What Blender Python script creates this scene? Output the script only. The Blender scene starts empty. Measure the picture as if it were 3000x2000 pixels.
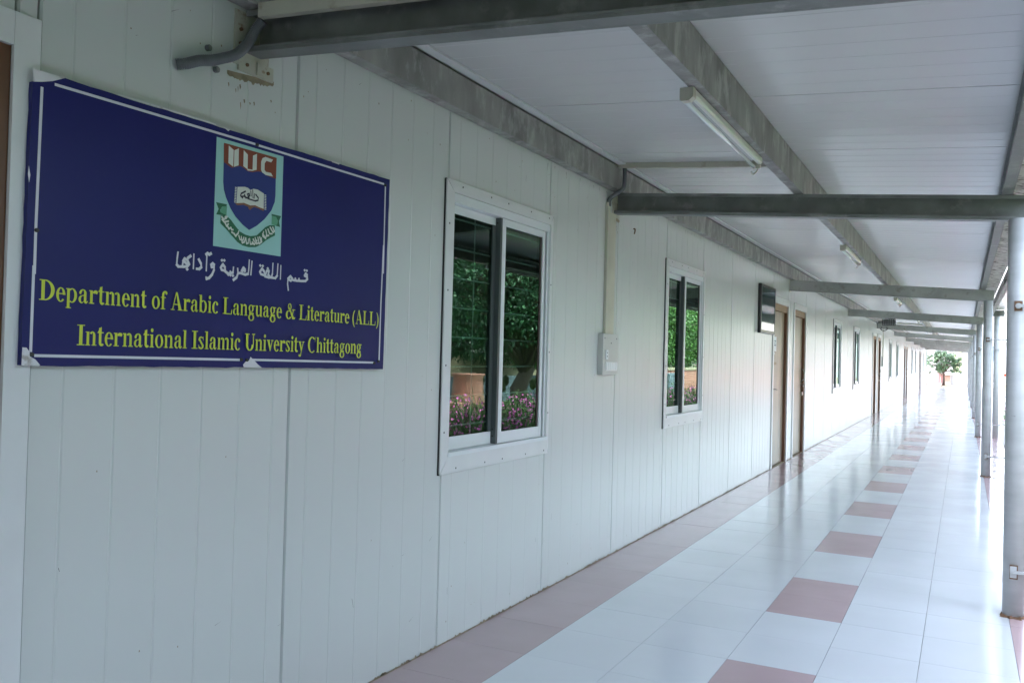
import bpy, math, random
from mathutils import Vector, Matrix
random.seed(7)
U = 0.4            # metres per floor tile width: every coordinate below is in these units
S = bpy.context.scene
COL = S.collection

# ------------------------------------------------------------------ camera, sky, sun, exposure
cam = bpy.data.cameras.new('camera'); camo = bpy.data.objects.new('camera', cam); COL.objects.link(camo)
cam.sensor_width = 36; cam.lens = 30.37; cam.clip_start = 0.05; cam.clip_end = 1000
R_ = Vector((0.88587769, 0.46321685, 0.02551188)); U_ = Vector((-0.01559418, -0.02522819, 0.99956008)); F_ = Vector((-0.4636567, 0.88588582, 0.01512561))
camo.matrix_world = Matrix(((R_.x, U_.x, -F_.x, 5.5079*U), (R_.y, U_.y, -F_.y, 0), (R_.z, U_.z, -F_.z, 3.499*U), (0, 0, 0, 1)))
S.camera = camo
SUN_EL, SUN_AZ = math.radians(66), math.radians(262)     # azimuth measured from +Y towards +X
w = bpy.data.worlds.new('World'); S.world = w; w.use_nodes = True
nt = w.node_tree; nt.nodes.clear()
o_ = nt.nodes.new('ShaderNodeOutputWorld'); bg = nt.nodes.new('ShaderNodeBackground'); sk = nt.nodes.new('ShaderNodeTexSky')
hs = nt.nodes.new('ShaderNodeHueSaturation'); hs.inputs['Saturation'].default_value = 0.62
sk.sky_type = 'NISHITA'; sk.sun_disc = False; sk.sun_elevation = SUN_EL; sk.sun_rotation = SUN_AZ
sk.air_density = 1.0; sk.dust_density = 3.0; sk.ozone_density = 1.0
nt.links.new(sk.outputs[0], hs.inputs['Color']); nt.links.new(hs.outputs[0], bg.inputs[0]); nt.links.new(bg.outputs[0], o_.inputs[0])
bg.inputs[1].default_value = 0.15
sl = bpy.data.lights.new('sun', 'SUN'); sl.energy = 0.55; sl.angle = math.radians(20); sl.color = (1, 0.985, 0.96)
so = bpy.data.objects.new('sun', sl); COL.objects.link(so)
sd = Vector((math.sin(SUN_AZ)*math.cos(SUN_EL), math.cos(SUN_AZ)*math.cos(SUN_EL), math.sin(SUN_EL)))
so.rotation_euler = sd.to_track_quat('Z', 'Y').to_euler(); so.location = (-20, 10, 30)
S.view_settings.view_transform = 'Standard'; S.view_settings.look = 'None'
S.view_settings.exposure = 3.95; S.view_settings.gamma = 1.0
S.view_settings.use_curve_mapping = False
S.cycles.max_bounces = 10; S.cycles.diffuse_bounces = 6; S.cycles.glossy_bounces = 6; S.cycles.transparent_max_bounces = 12
S.cycles.use_denoising = True

# ------------------------------------------------------------------ materials
def mat(name, col, rough=0.5, metal=0.0, var=0.0, vscale=3.0, stain=None, stscale=1.2, stlo=0.55, sthi=0.75, bump=0.0, bscale=40, coat=0.0, spec=0.5, stretch=(1, 1, 1), rvar=0.0, island=0.0, stmix=1.0, orand=0.0):
    m = bpy.data.materials.new(name); m.use_nodes = True
    n = m.node_tree; b = n.nodes['Principled BSDF']; L = n.links.new
    b.inputs['Roughness'].default_value = rough; b.inputs['Metallic'].default_value = metal
    b.inputs['Specular IOR Level'].default_value = spec; b.inputs['Coat Weight'].default_value = coat
    tc = n.nodes.new('ShaderNodeTexCoord'); mp = n.nodes.new('ShaderNodeMapping'); mp.inputs['Scale'].default_value = stretch
    geo = n.nodes.new('ShaderNodeNewGeometry')
    L(geo.outputs['Position'], mp.inputs[0])
    rgb = n.nodes.new('ShaderNodeRGB'); rgb.outputs[0].default_value = (*col, 1); out = rgb.outputs[0]
    if var:
        no = n.nodes.new('ShaderNodeTexNoise'); no.inputs['Scale'].default_value = vscale; no.inputs['Detail'].default_value = 6
        L(mp.outputs[0], no.inputs[0])
        mr = n.nodes.new('ShaderNodeMapRange'); mr.inputs[1].default_value = 0.25; mr.inputs[2].default_value = 0.75; mr.inputs[3].default_value = 1-var; mr.inputs[4].default_value = 1+var
        L(no.outputs[0], mr.inputs[0])
        mx = n.nodes.new('ShaderNodeVectorMath'); mx.operation = 'SCALE'; L(out, mx.inputs[0]); L(mr.outputs[0], mx.inputs['Scale']); out = mx.outputs[0]
        if rvar:
            m2 = n.nodes.new('ShaderNodeMapRange'); m2.inputs[1].default_value = 0.3; m2.inputs[2].default_value = 0.7; m2.inputs[3].default_value = max(0.02, rough-rvar); m2.inputs[4].default_value = rough+rvar
            L(no.outputs[0], m2.inputs[0]); L(m2.outputs[0], b.inputs['Roughness'])
    if stain:
        no = n.nodes.new('ShaderNodeTexNoise'); no.inputs['Scale'].default_value = stscale; no.inputs['Detail'].default_value = 9; no.inputs['Roughness'].default_value = 0.65
        L(mp.outputs[0], no.inputs[0])
        mr = n.nodes.new('ShaderNodeMapRange'); mr.inputs[1].default_value = stlo; mr.inputs[2].default_value = sthi; mr.inputs[4].default_value = stmix
        L(no.outputs[0], mr.inputs[0])
        mx = n.nodes.new('ShaderNodeMix'); mx.data_type = 'RGBA'; L(mr.outputs[0], mx.inputs[0]); L(out, mx.inputs[6]); mx.inputs[7].default_value = (*stain, 1); out = mx.outputs[2]
    if island:
        mr = n.nodes.new('ShaderNodeMapRange'); mr.inputs[3].default_value = 1-island; mr.inputs[4].default_value = 1+island
        L(geo.outputs['Random Per Island'], mr.inputs[0])
        mx = n.nodes.new('ShaderNodeVectorMath'); mx.operation = 'SCALE'; L(out, mx.inputs[0]); L(mr.outputs[0], mx.inputs['Scale']); out = mx.outputs[0]
    if orand:
        oi = n.nodes.new('ShaderNodeObjectInfo'); mr = n.nodes.new('ShaderNodeMapRange'); mr.inputs[3].default_value = 1-orand; mr.inputs[4].default_value = 1+orand
        L(oi.outputs['Random'], mr.inputs[0])
        mx = n.nodes.new('ShaderNodeVectorMath'); mx.operation = 'SCALE'; L(out, mx.inputs[0]); L(mr.outputs[0], mx.inputs['Scale']); out = mx.outputs[0]
    L(out, b.inputs['Base Color'])
    if bump:
        no = n.nodes.new('ShaderNodeTexNoise'); no.inputs['Scale'].default_value = bscale; no.inputs['Detail'].default_value = 4
        L(mp.outputs[0], no.inputs[0])
        bp = n.nodes.new('ShaderNodeBump'); bp.inputs['Strength'].default_value = bump; bp.inputs['Distance'].default_value = 0.01
        L(no.outputs[0], bp.inputs['Height']); L(bp.outputs[0], b.inputs['Normal'])
    return m
M = {}
M['wall'] = mat('wall_panel_paint', (0.585, 0.615, 0.60), 0.27, var=0.02, vscale=0.9, orand=0.02)
M['roof'] = mat('roof_panel_paint', (0.60, 0.61, 0.605), 0.25, var=0.02, vscale=0.8)
M['trim'] = mat('white_trim_paint', (0.66, 0.68, 0.68), 0.3, var=0.05, vscale=5, stain=(0.36, 0.31, 0.25), stscale=9, stlo=0.68, sthi=0.8, stmix=0.6)
M['alu'] = mat('white_aluminium', (0.70, 0.74, 0.76), 0.28, var=0.04, vscale=4)
M['darkalu'] = mat('dark_interlock', (0.07, 0.085, 0.085), 0.35)
M['black'] = mat('black_rubber', (0.012, 0.012, 0.012), 0.5)
M['brownseal'] = mat('brown_seal', (0.035, 0.022, 0.018), 0.6)
M['gap'] = mat('dark_joint', (0.03, 0.03, 0.03), 0.9)
M['steel'] = mat('galvanised_steel', (0.19, 0.20, 0.19), 0.5, metal=0.1, var=0.35, vscale=6, stain=(0.32, 0.32, 0.30), stscale=8, stlo=0.55, sthi=0.66, bump=0.1, bscale=30, rvar=0.1, stmix=0.6)
M['palesteel'] = mat('pale_grey_steel', (0.38, 0.39, 0.375), 0.45, var=0.25, vscale=4, stain=(0.22, 0.21, 0.18), stscale=8, stlo=0.54, sthi=0.72, bump=0.05)  # paler grey than the channel beams, used on the far box beams
M['purlin'] = mat('weathered_purlin', (0.25, 0.245, 0.23), 0.5, metal=0.1, var=0.45, vscale=5, stain=(0.46, 0.46, 0.44), stscale=9, stlo=0.50, sthi=0.64, bump=0.15, bscale=30, stmix=0.75, stretch=(1, 1, 0.5))
M['dirtyflash'] = mat('dirty_flashing', (0.55, 0.54, 0.50), 0.6, var=0.2, vscale=6, stain=(0.12, 0.10, 0.08), stscale=14, stlo=0.5, sthi=0.62)
M['column'] = mat('grey_column_paint', (0.45, 0.465, 0.46), 0.4, var=0.12, vscale=4, stain=(0.10, 0.09, 0.08), stscale=16, stlo=0.69, sthi=0.73, stretch=(1, 1, 3.5), bump=0.08, bscale=20)
M['rust'] = mat('rust', (0.16, 0.09, 0.05), 0.85, var=0.35, vscale=30, bump=0.4, bscale=60)
M['rustplate'] = mat('rusty_plate', (0.45, 0.44, 0.37), 0.7, var=0.15, vscale=8, stain=(0.24, 0.15, 0.09), stscale=16, stlo=0.56, sthi=0.68, bump=0.2)
M['tile'] = mat('white_floor_tile', (0.60, 0.635, 0.65), 0.14, var=0.03, vscale=2, stain=(0.42, 0.42, 0.40), stscale=3, stlo=0.66, sthi=0.85, spec=0.6, rvar=0.05, stmix=0.35, bump=0.03, bscale=2.5, orand=0.015)
M['pink'] = mat('pink_floor_tile', (0.43, 0.325, 0.33), 0.16, var=0.05, vscale=3, stain=(0.33, 0.27, 0.25), stscale=3, stlo=0.6, sthi=0.85, spec=0.6, rvar=0.05, stmix=0.4, bump=0.03, bscale=2.5, orand=0.04)
M['grout'] = mat('grout', (0.42, 0.42, 0.41), 0.9, var=0.15)
M['wood'] = mat('brown_frame_wood', (0.13, 0.055, 0.025), 0.4, var=0.2, vscale=5, stretch=(3, 3, 0.4))
M['woodlight'] = mat('tan_head_wood', (0.30, 0.19, 0.10), 0.5, var=0.2, vscale=8)
M['leafdoor'] = mat('grey_brown_door_leaf', (0.28, 0.225, 0.16), 0.35, var=0.22, vscale=2.5, stain=(0.16, 0.15, 0.14), stscale=3, stlo=0.5, sthi=0.75, stretch=(2, 2, 0.6))
M['orangewood'] = mat('varnished_door_leaf', (0.40, 0.18, 0.045), 0.35, var=0.2, vscale=3, stretch=(3, 3, 0.3))
M['paper'] = mat('paper', (0.75, 0.78, 0.8), 0.6)
M['yellowpaper'] = mat('yellow_paper', (0.62, 0.60, 0.30), 0.6)
M['chrome'] = mat('worn_chrome', (0.5, 0.48, 0.45), 0.25, metal=0.9)
M['print'] = mat('print_ink', (0.06, 0.07, 0.1), 0.6)
M['board'] = mat('blue_sign_face', (0.005, 0.007, 0.11), 0.4, var=0.10, vscale=2, spec=0.35, bump=0.25, bscale=4)
M['signwhite'] = mat('sign_white_print', (0.62, 0.63, 0.68), 0.45)
M['signyellow'] = mat('sign_yellow_print', (0.56, 0.64, 0.05), 0.45)
M['peel'] = mat('peeled_backing', (0.66, 0.66, 0.68), 0.6, var=0.08, vscale=12, stain=(0.35, 0.32, 0.28), stscale=20, stlo=0.58, sthi=0.7)
M['teal'] = mat('pale_teal_print', (0.30, 0.56, 0.53), 0.45)
M['eblue'] = mat('shield_blue_print', (0.010, 0.025, 0.17), 0.45)
M['ebrown'] = mat('red_brown_print', (0.20, 0.045, 0.02), 0.45)
M['ewhite'] = mat('cream_print', (0.60, 0.64, 0.58), 0.45)
M['ecover'] = mat('book_cover_print', (0.22, 0.09, 0.045), 0.45)
M['einkk'] = mat('black_print', (0.01, 0.012, 0.03), 0.45)
M['egreen'] = mat('ribbon_green_print', (0.012, 0.12, 0.055), 0.45)
M['elgreen'] = mat('ribbon_light_green_print', (0.10, 0.33, 0.20), 0.45)
M['cream'] = mat('cream_plastic', (0.50, 0.49, 0.40), 0.4, var=0.08, vscale=6, stain=(0.25, 0.18, 0.1), stscale=8, stlo=0.6, sthi=0.8)
M['boxgrey'] = mat('grey_white_plastic', (0.50, 0.51, 0.49), 0.35, var=0.04)
M['hose'] = mat('grey_hose', (0.13, 0.14, 0.15), 0.55, var=0.2, vscale=20)
M['housing'] = mat('tube_housing', (0.62, 0.63, 0.58), 0.35, var=0.06)
M['tube'] = mat('unlit_tube_glass', (0.80, 0.84, 0.86), 0.12, spec=0.8, coat=0.5)
M['screen'] = mat('dark_glass_screen', (0.012, 0.045, 0.042), 0.05, spec=0.35)
M['bezel'] = mat('black_bezel', (0.01, 0.01, 0.012), 0.3)
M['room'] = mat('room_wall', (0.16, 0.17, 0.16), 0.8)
M['grille'] = mat('white_grille_bar', (0.75, 0.78, 0.78), 0.4)
M['bark'] = mat('bark', (0.10, 0.075, 0.055), 0.9, var=0.3, vscale=10, bump=0.5, bscale=25, stretch=(1, 1, 0.3))
M['leaf'] = mat('dark_green_leaf', (0.045, 0.12, 0.05), 0.4, island=0.7)
M['leaf2'] = mat('bright_green_leaf', (0.085, 0.19, 0.04), 0.45, island=0.5)
M['mango'] = mat('mango_leaf', (0.070, 0.13, 0.062), 0.3, island=0.55)
M['fruit'] = mat('fruit_skin', (0.05, 0.07, 0.02), 0.8, bump=0.6, bscale=80)
M['petal'] = mat('magenta_petal', (0.62, 0.12, 0.45), 0.6, island=0.5)
M['stem'] = mat('flower_foliage', (0.12, 0.20, 0.07), 0.6, island=0.5)
M['grass'] = mat('lawn', (0.055, 0.13, 0.035), 0.9, var=0.35, vscale=3, bump=0.6, bscale=60)
M['blade'] = mat('grass_blade', (0.08, 0.17, 0.04), 0.6, island=0.5)
M['earth'] = mat('sandy_soil', (0.11, 0.08, 0.05), 0.95, var=0.2, vscale=1.5, stain=(0.2, 0.17, 0.1), stscale=4, stlo=0.5, sthi=0.7, bump=0.6, bscale=12)
M['soil'] = mat('dark_garden_soil', (0.06, 0.055, 0.03), 0.95, var=0.3, vscale=6, bump=0.6, bscale=30)
M['pave'] = mat('pale_concrete', (0.36, 0.355, 0.345), 0.85, var=0.08, vscale=1.5, bump=0.2, bscale=30)
M['salmon'] = mat('salmon_plaster', (0.50, 0.22, 0.17), 0.8, var=0.1, vscale=2, stain=(0.4, 0.25, 0.2), stscale=3)
M['pinkwall'] = mat('pink_plaster', (0.48, 0.19, 0.17), 0.8, var=0.08, vscale=1, stain=(0.48, 0.36, 0.33), stscale=0.6, stlo=0.4, sthi=0.7)
M['white'] = mat('white_plaster', (0.50, 0.49, 0.48), 0.8, var=0.04, vscale=0.6)
M['olive'] = mat('olive_panel', (0.42, 0.44, 0.24), 0.5, var=0.08)
M['bluegrey'] = mat('blue_grey_metal', (0.16, 0.20, 0.24), 0.5, var=0.1)
M['tan'] = mat('tan_plaster', (0.42, 0.35, 0.25), 0.9, var=0.1, vscale=2)
M['brownbox'] = mat('brown_cabinet', (0.25, 0.15, 0.11), 0.6, var=0.15)
M['orange'] = mat('orange_cloth', (0.85, 0.10, 0.025), 0.8, var=0.15, vscale=8)
M['web'] = mat('dark_moss', (0.05, 0.05, 0.045), 0.95, var=0.4, vscale=30)
M['scuff'] = mat('brown_stain', (0.27, 0.22, 0.15), 0.7, var=0.3, vscale=30)
def glassmat():
    m = bpy.data.materials.new('tinted_window_glass'); m.use_nodes = True; n = m.node_tree; n.nodes.clear(); L = n.links.new
    o = n.nodes.new('ShaderNodeOutputMaterial'); mx = n.nodes.new('ShaderNodeMixShader'); fr = n.nodes.new('ShaderNodeFresnel'); fr.inputs[0].default_value = 1.9
    tr = n.nodes.new('ShaderNodeBsdfTransparent'); tr.inputs[0].default_value = (0.50, 0.60, 0.56, 1)
    gl = n.nodes.new('ShaderNodeBsdfGlossy'); gl.inputs['Roughness'].default_value = 0.0; gl.inputs[0].default_value = (0.74, 1.0, 0.87, 1)
    ge = n.nodes.new('ShaderNodeNewGeometry'); iv = n.nodes.new('ShaderNodeMath'); iv.operation = 'SUBTRACT'; iv.inputs[0].default_value = 1.0; L(ge.outputs['Backfacing'], iv.inputs[1])
    mu = n.nodes.new('ShaderNodeMath'); mu.operation = 'MULTIPLY'; L(fr.outputs[0], mu.inputs[0]); L(iv.outputs[0], mu.inputs[1]); L(mu.outputs[0], mx.inputs[0]); L(tr.outputs[0], mx.inputs[1]); L(gl.outputs[0], mx.inputs[2]); L(mx.outputs[0], o.inputs[0])
    return m
M['glass'] = glassmat()

# ------------------------------------------------------------------ mesh helpers
class MB:
    def __init__(s): s.v = []; s.f = []
    def box(s, x0, x1, y0, y1, z0, z1):
        b = len(s.v)
        s.v += [(x0,y0,z0),(x1,y0,z0),(x1,y1,z0),(x0,y1,z0),(x0,y0,z1),(x1,y0,z1),(x1,y1,z1),(x0,y1,z1)]
        s.f += [tuple(b+i for i in q) for q in ((3,2,1,0),(4,5,6,7),(0,1,5,4),(1,2,6,5),(2,3,7,6),(3,0,4,7))]
        return s
    def bbox(s, x0, x1, y0, y1, z0, z1, c=0.008):
        # box with chamfered vertical and horizontal edges (each face inset)
        b = len(s.v); X=(x0,x1); Y=(y0,y1); Z=(z0,z1)
        idx = {}
        for i in (0,1):
            for j in (0,1):
                for k in (0,1):
                    sx=1-2*i; sy=1-2*j; sz=1-2*k
                    for a,(dx,dy,dz) in enumerate(((0,1,1),(1,0,1),(1,1,0))):
                        idx[i,j,k,a]=len(s.v); s.v.append((X[i]+sx*dx*c, Y[j]+sy*dy*c, Z[k]+sz*dz*c))
        g=lambda *q:s.f.append(tuple(idx[t] for t in q))
        for i in (0,1): g(*[(i,j,k,0) for j,k in ((0,0),(1,0),(1,1),(0,1))][::(1 if i else -1)])
        for j in (0,1): g(*[(i,j,k,1) for i,k in ((0,0),(1,0),(1,1),(0,1))][::(-1 if j else 1)])
        for k in (0,1): g(*[(i,j,k,2) for i,j in ((0,0),(1,0),(1,1),(0,1))][::(1 if k else -1)])
        for i in (0,1):
            for j in (0,1): g((i,j,0,0),(i,j,0,1),(i,j,1,1),(i,j,1,0))
            for k in (0,1): g((i,0,k,0),(i,0,k,2),(i,1,k,2),(i,1,k,0))
        for j in (0,1):
            for k in (0,1): g((0,j,k,1),(0,j,k,2),(1,j,k,2),(1,j,k,1))
        for i in (0,1):
            for j in (0,1):
                for k in (0,1): g((i,j,k,0),(i,j,k,1),(i,j,k,2))
        return s
    def tube(s, pts, r, n=10, caps=True, radii=None):
        P = [Vector(p) for p in pts]; b0 = None; prev = None; up = Vector((0,0,1))
        rings = []
        for i,p in enumerate(P):
            t = (P[min(i+1,len(P)-1)]-P[max(i-1,0)]).normalized()
            a = t.cross(up) if abs(t.dot(up))<0.95 else t.cross(Vector((1,0,0)))
            if prev is not None:
                a2 = prev - t*prev.dot(t)
                if a2.length>1e-4: a = a2
            a.normalize(); prev = a; c = t.cross(a)
            rr = radii[i] if radii else r
            ring = []
            for k in range(n):
                th = 2*math.pi*k/n; q = p + a*math.cos(th)*rr + c*math.sin(th)*rr
                ring.append(len(s.v)); s.v.append(tuple(q))
            rings.append(ring)
        for i in range(len(rings)-1):
            for k in range(n):
                s.f.append((rings[i][k], rings[i][(k+1)%n], rings[i+1][(k+1)%n], rings[i+1][k]))
        if caps: s.f.append(tuple(rings[0][::-1])); s.f.append(tuple(rings[-1]))
        return s
    def poly(s, pts): 
        b=len(s.v); s.v += [tuple(p) for p in pts]; s.f.append(tuple(range(b,b+len(pts)))); return s
    def extr(s, prof, y0, y1):
        # closed (x,z) profile extruded along Y; prof may be a function of nothing; concave profiles need the quads only
        n=len(prof); b=len(s.v)
        s.v += [(x,y0,z) for x,z in prof]+[(x,y1,z) for x,z in prof]
        for i in range(n): j=(i+1)%n; s.f.append((b+i,b+j,b+n+j,b+n+i))
        s.f.append(tuple(range(b,b+n))[::-1]); s.f.append(tuple(range(b+n,b+2*n)))
        return s
    def build(s, name, m, parent=None, smooth=False, pivot=None):
        pv = pivot or (0,0,0)
        me = bpy.data.meshes.new(name)
        me.from_pydata([((x-pv[0])*U,(y-pv[1])*U,(z-pv[2])*U) for x,y,z in s.v], [], s.f); me.update()
        me.materials.append(M[m])
        if smooth:
            me.polygons.foreach_set('use_smooth', [True]*len(me.polygons))
        ob = bpy.data.objects.new(name, me); COL.objects.link(ob); ob.location = (pv[0]*U,pv[1]*U,pv[2]*U)
        if parent: 
            ob.parent = parent
            pl = Vector(parent.location)
            if parent.parent: pl += Vector(parent.parent.location)
            ob.location -= pl if not parent.get('_w') else pl
        return ob
def empty(name, loc=(0,0,0)):
    o = bpy.data.objects.new(name, None); COL.objects.link(o); o.location = [c*U for c in loc]; o.empty_display_size=0.1; return o
def tag(o, label=None, cat=None, group=None, kind=None):
    if label: o['label']=label
    if cat: o['category']=cat
    if group: o['group']=group
    if kind: o['kind']=kind
    return o
def copytree(o, off, parent=None):
    c = o.copy(); COL.objects.link(c); c.parent = parent
    if off is not None: c.location = Vector(c.location)+Vector(off)*U
    for ch in list(o.children): copytree(ch, None, c)
    return c

# ------------------------------------------------------------------ ground
ROWP = 1.1137; ROW0 = 8.0128
XJ = [0.0, 1.01, 2.056, 3.10, 4.10, 5.10, 6.12, 7.12]
YEND = ROW0+ROWP*134
fl = MB().box(0.004,7.12,ROW0-ROWP*40,YEND,-0.6,-0.03).build('walkway_floor','grout'); tag(fl, kind='structure')
def redtile(j,i):
    if i in (0,6): return True
    return i==3 and (j%4) in (0,1)
def tilebox(mb,i,j,c=0.0015):
    g=0.0025; mb.box(XJ[i]+g, XJ[i+1]-g, ROW0+ROWP*j+g, ROW0+ROWP*(j+1)-g, -0.03, 0.0+random.uniform(-0.0006,0.0006)); return mb
far={'tile':MB(),'pink':MB()}
cache={}
for j in range(-40,134):
    for i in range(7):
        m='pink' if redtile(j,i) else 'tile'
        vis = -6<=j<36
        if vis:
            k=(i,m)
            if k in cache:
                o=cache[k].copy(); COL.objects.link(o)
            else:
                o=tilebox(MB(),i,0).build('floor_tile',m,fl); cache[k]=o
            o.location=(0,ROWP*j*U,random.uniform(-0.0006,0.0006)*U)
        else: tilebox(far[m],i,j)
for m,n in (('tile','white_tiles'),('pink','pink_tiles')):
    tag(far[m].build(n,m,fl),kind='stuff')

g=MB().box(-150,300,-150,700,-1.2,-0.6).build('ground','earth'); tag(g,kind='structure')
g=MB().box(7.125,10.45,-60,45.95,-0.62,-0.30).build('near_bed_soil','soil'); tag(g,kind='structure')
g=MB().box(7.125,10.45,46,330,-0.62,-0.12).build('yard_pavement','pave'); tag(g,kind='structure')
g=MB().box(-6,10.45,YEND,YEND+2.5,-0.62,-0.04).build('end_kerb','pave'); 
g.name='end_apron'; tag(g,kind='structure')
g=MB().box(10.45,13.9,66,230,-0.62,-0.10).build('side_pavement','pave'); tag(g,kind='structure')
g=MB().box(13.95,60,-60,108,-0.62,-0.35).build('lawn','grass'); tag(g,kind='structure')
g=MB().box(10.455,13.93,-20,65.95,-0.62,-0.30).build('flower_bed_soil','soil'); tag(g,kind='structure')

# ------------------------------------------------------------------ building
bld=empty('prefab_building',(0,0,0)); tag(bld,'long white prefabricated panel building along the tiled walkway','building')
ZT=6.95
def panel(y0,y1,z0,z1,ph=None):
    mb=MB(); g=0.009
    a=y0+g; b=y1-g; W=0.41; d=0.005; hw=0.013
    ys=[]; y=(ph if ph is not None else y0)+W/2+0.05
    while y<b-0.04:
        if y>a+0.04: ys.append(y)
        y+=W
    prof=[(a,-0.02),(a+0.01,0.0)]
    for q in ys: prof+=[(q-hw,0.0),(q,-d),(q+hw,0.0)]
    prof+=[(b-0.01,0.0),(b,-0.02),(b,-0.16),(a,-0.16)]
    n=len(prof)
    base=len(mb.v); mb.v+=[(x,y,z0) for y,x in prof]+[(x,y,z1) for y,x in prof]
    for i in range(n): j=(i+1)%n; mb.f.append((i,j,n+j,n+i))
    mb.f.append((n-1,n-2,1,0)) if False else None
    mb.f.append(tuple(range(n))[::-1]); mb.f.append(tuple(range(n,2*n)))
    return mb.build('wall_panel','wall',bld)
opens=[]   # (y0,y1,kind)
MOD=34.62
for k in range(-1,5):
    o=MOD*k
    for a,b,t in ((8.78,11.64,'w'),(17.37,20.23,'w'),(28.86,31.42,'d'),(32.70,35.24,'d')):
        if k==-1 and t=='d': continue
        if k==4 and t!='w': continue
        if k==4 and a>10: continue
        opens.append((a+o,b+o,t,k))
opens.append((0.80,3.445,'D',0))
opens=[q for q in opens if q[0]>-20]
opens.sort()
joints=set([-35.0,-29,-26,-23,-20,-17,-14.0,-11.1,-8.2,-5.3,-2.4,0.6,3.60,6.12,YEND])
y=11.64
base_j=[14.50,17.37,20.23,23.1,25.98,28.70,31.96,35.40,37.8,40.6]
for k in range(0,5):
    for q in base_j+[43.40,46.26][:0]:
        if q+MOD*k<YEND-0.5: joints.add(round(q+MOD*k,3))
ol=sorted(joints)
WZ0,WZ1=2.17,5.46; DZ1=5.44
bounds=sorted(set([q for q in ol]+[o[0] for o in opens]+[o[1] for o in opens]))
for a,b in zip(bounds[:-1],bounds[1:]):
    op=[o for o in opens if a>=o[0]-1e-6 and b<=o[1]+1e-6]
    if b-a<0.02: continue
    if op:
        t=op[0][2]
        if t=='w': panel(a,b,0.0,WZ0); panel(a,b,WZ1,ZT)
        else: panel(a,b,DZ1,ZT)
    else: panel(a,b,0.0,ZT)
MB().box(-0.30,-0.17,-14,-13.9,0,ZT).build('end_wall','wall',bld)
# room shells behind the panels: back wall, ceiling, floor, cross walls
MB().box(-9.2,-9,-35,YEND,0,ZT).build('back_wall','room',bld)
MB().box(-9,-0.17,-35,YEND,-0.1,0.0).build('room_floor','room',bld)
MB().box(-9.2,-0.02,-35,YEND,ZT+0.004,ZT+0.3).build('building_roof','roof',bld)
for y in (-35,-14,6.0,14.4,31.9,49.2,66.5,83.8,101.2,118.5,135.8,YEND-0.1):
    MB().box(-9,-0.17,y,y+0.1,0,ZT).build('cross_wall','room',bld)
MB().box(-0.05,0.06,YEND,YEND+0.12,-0.02,ZT).build('corner_trim','trim',bld)
# thin dark backing behind open joints
for y in ol:
    if any(o[0]<y<o[1] for o in opens): continue
    MB().box(-0.155,-0.05,y-0.008,y+0.008,0.0,ZT-0.01).build('joint_seal','gap',bld)
# base dirt line
MB().box(-0.1,0.010,-35,YEND,-0.02,0.012).build('base_sealant','scuff',bld)

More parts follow.
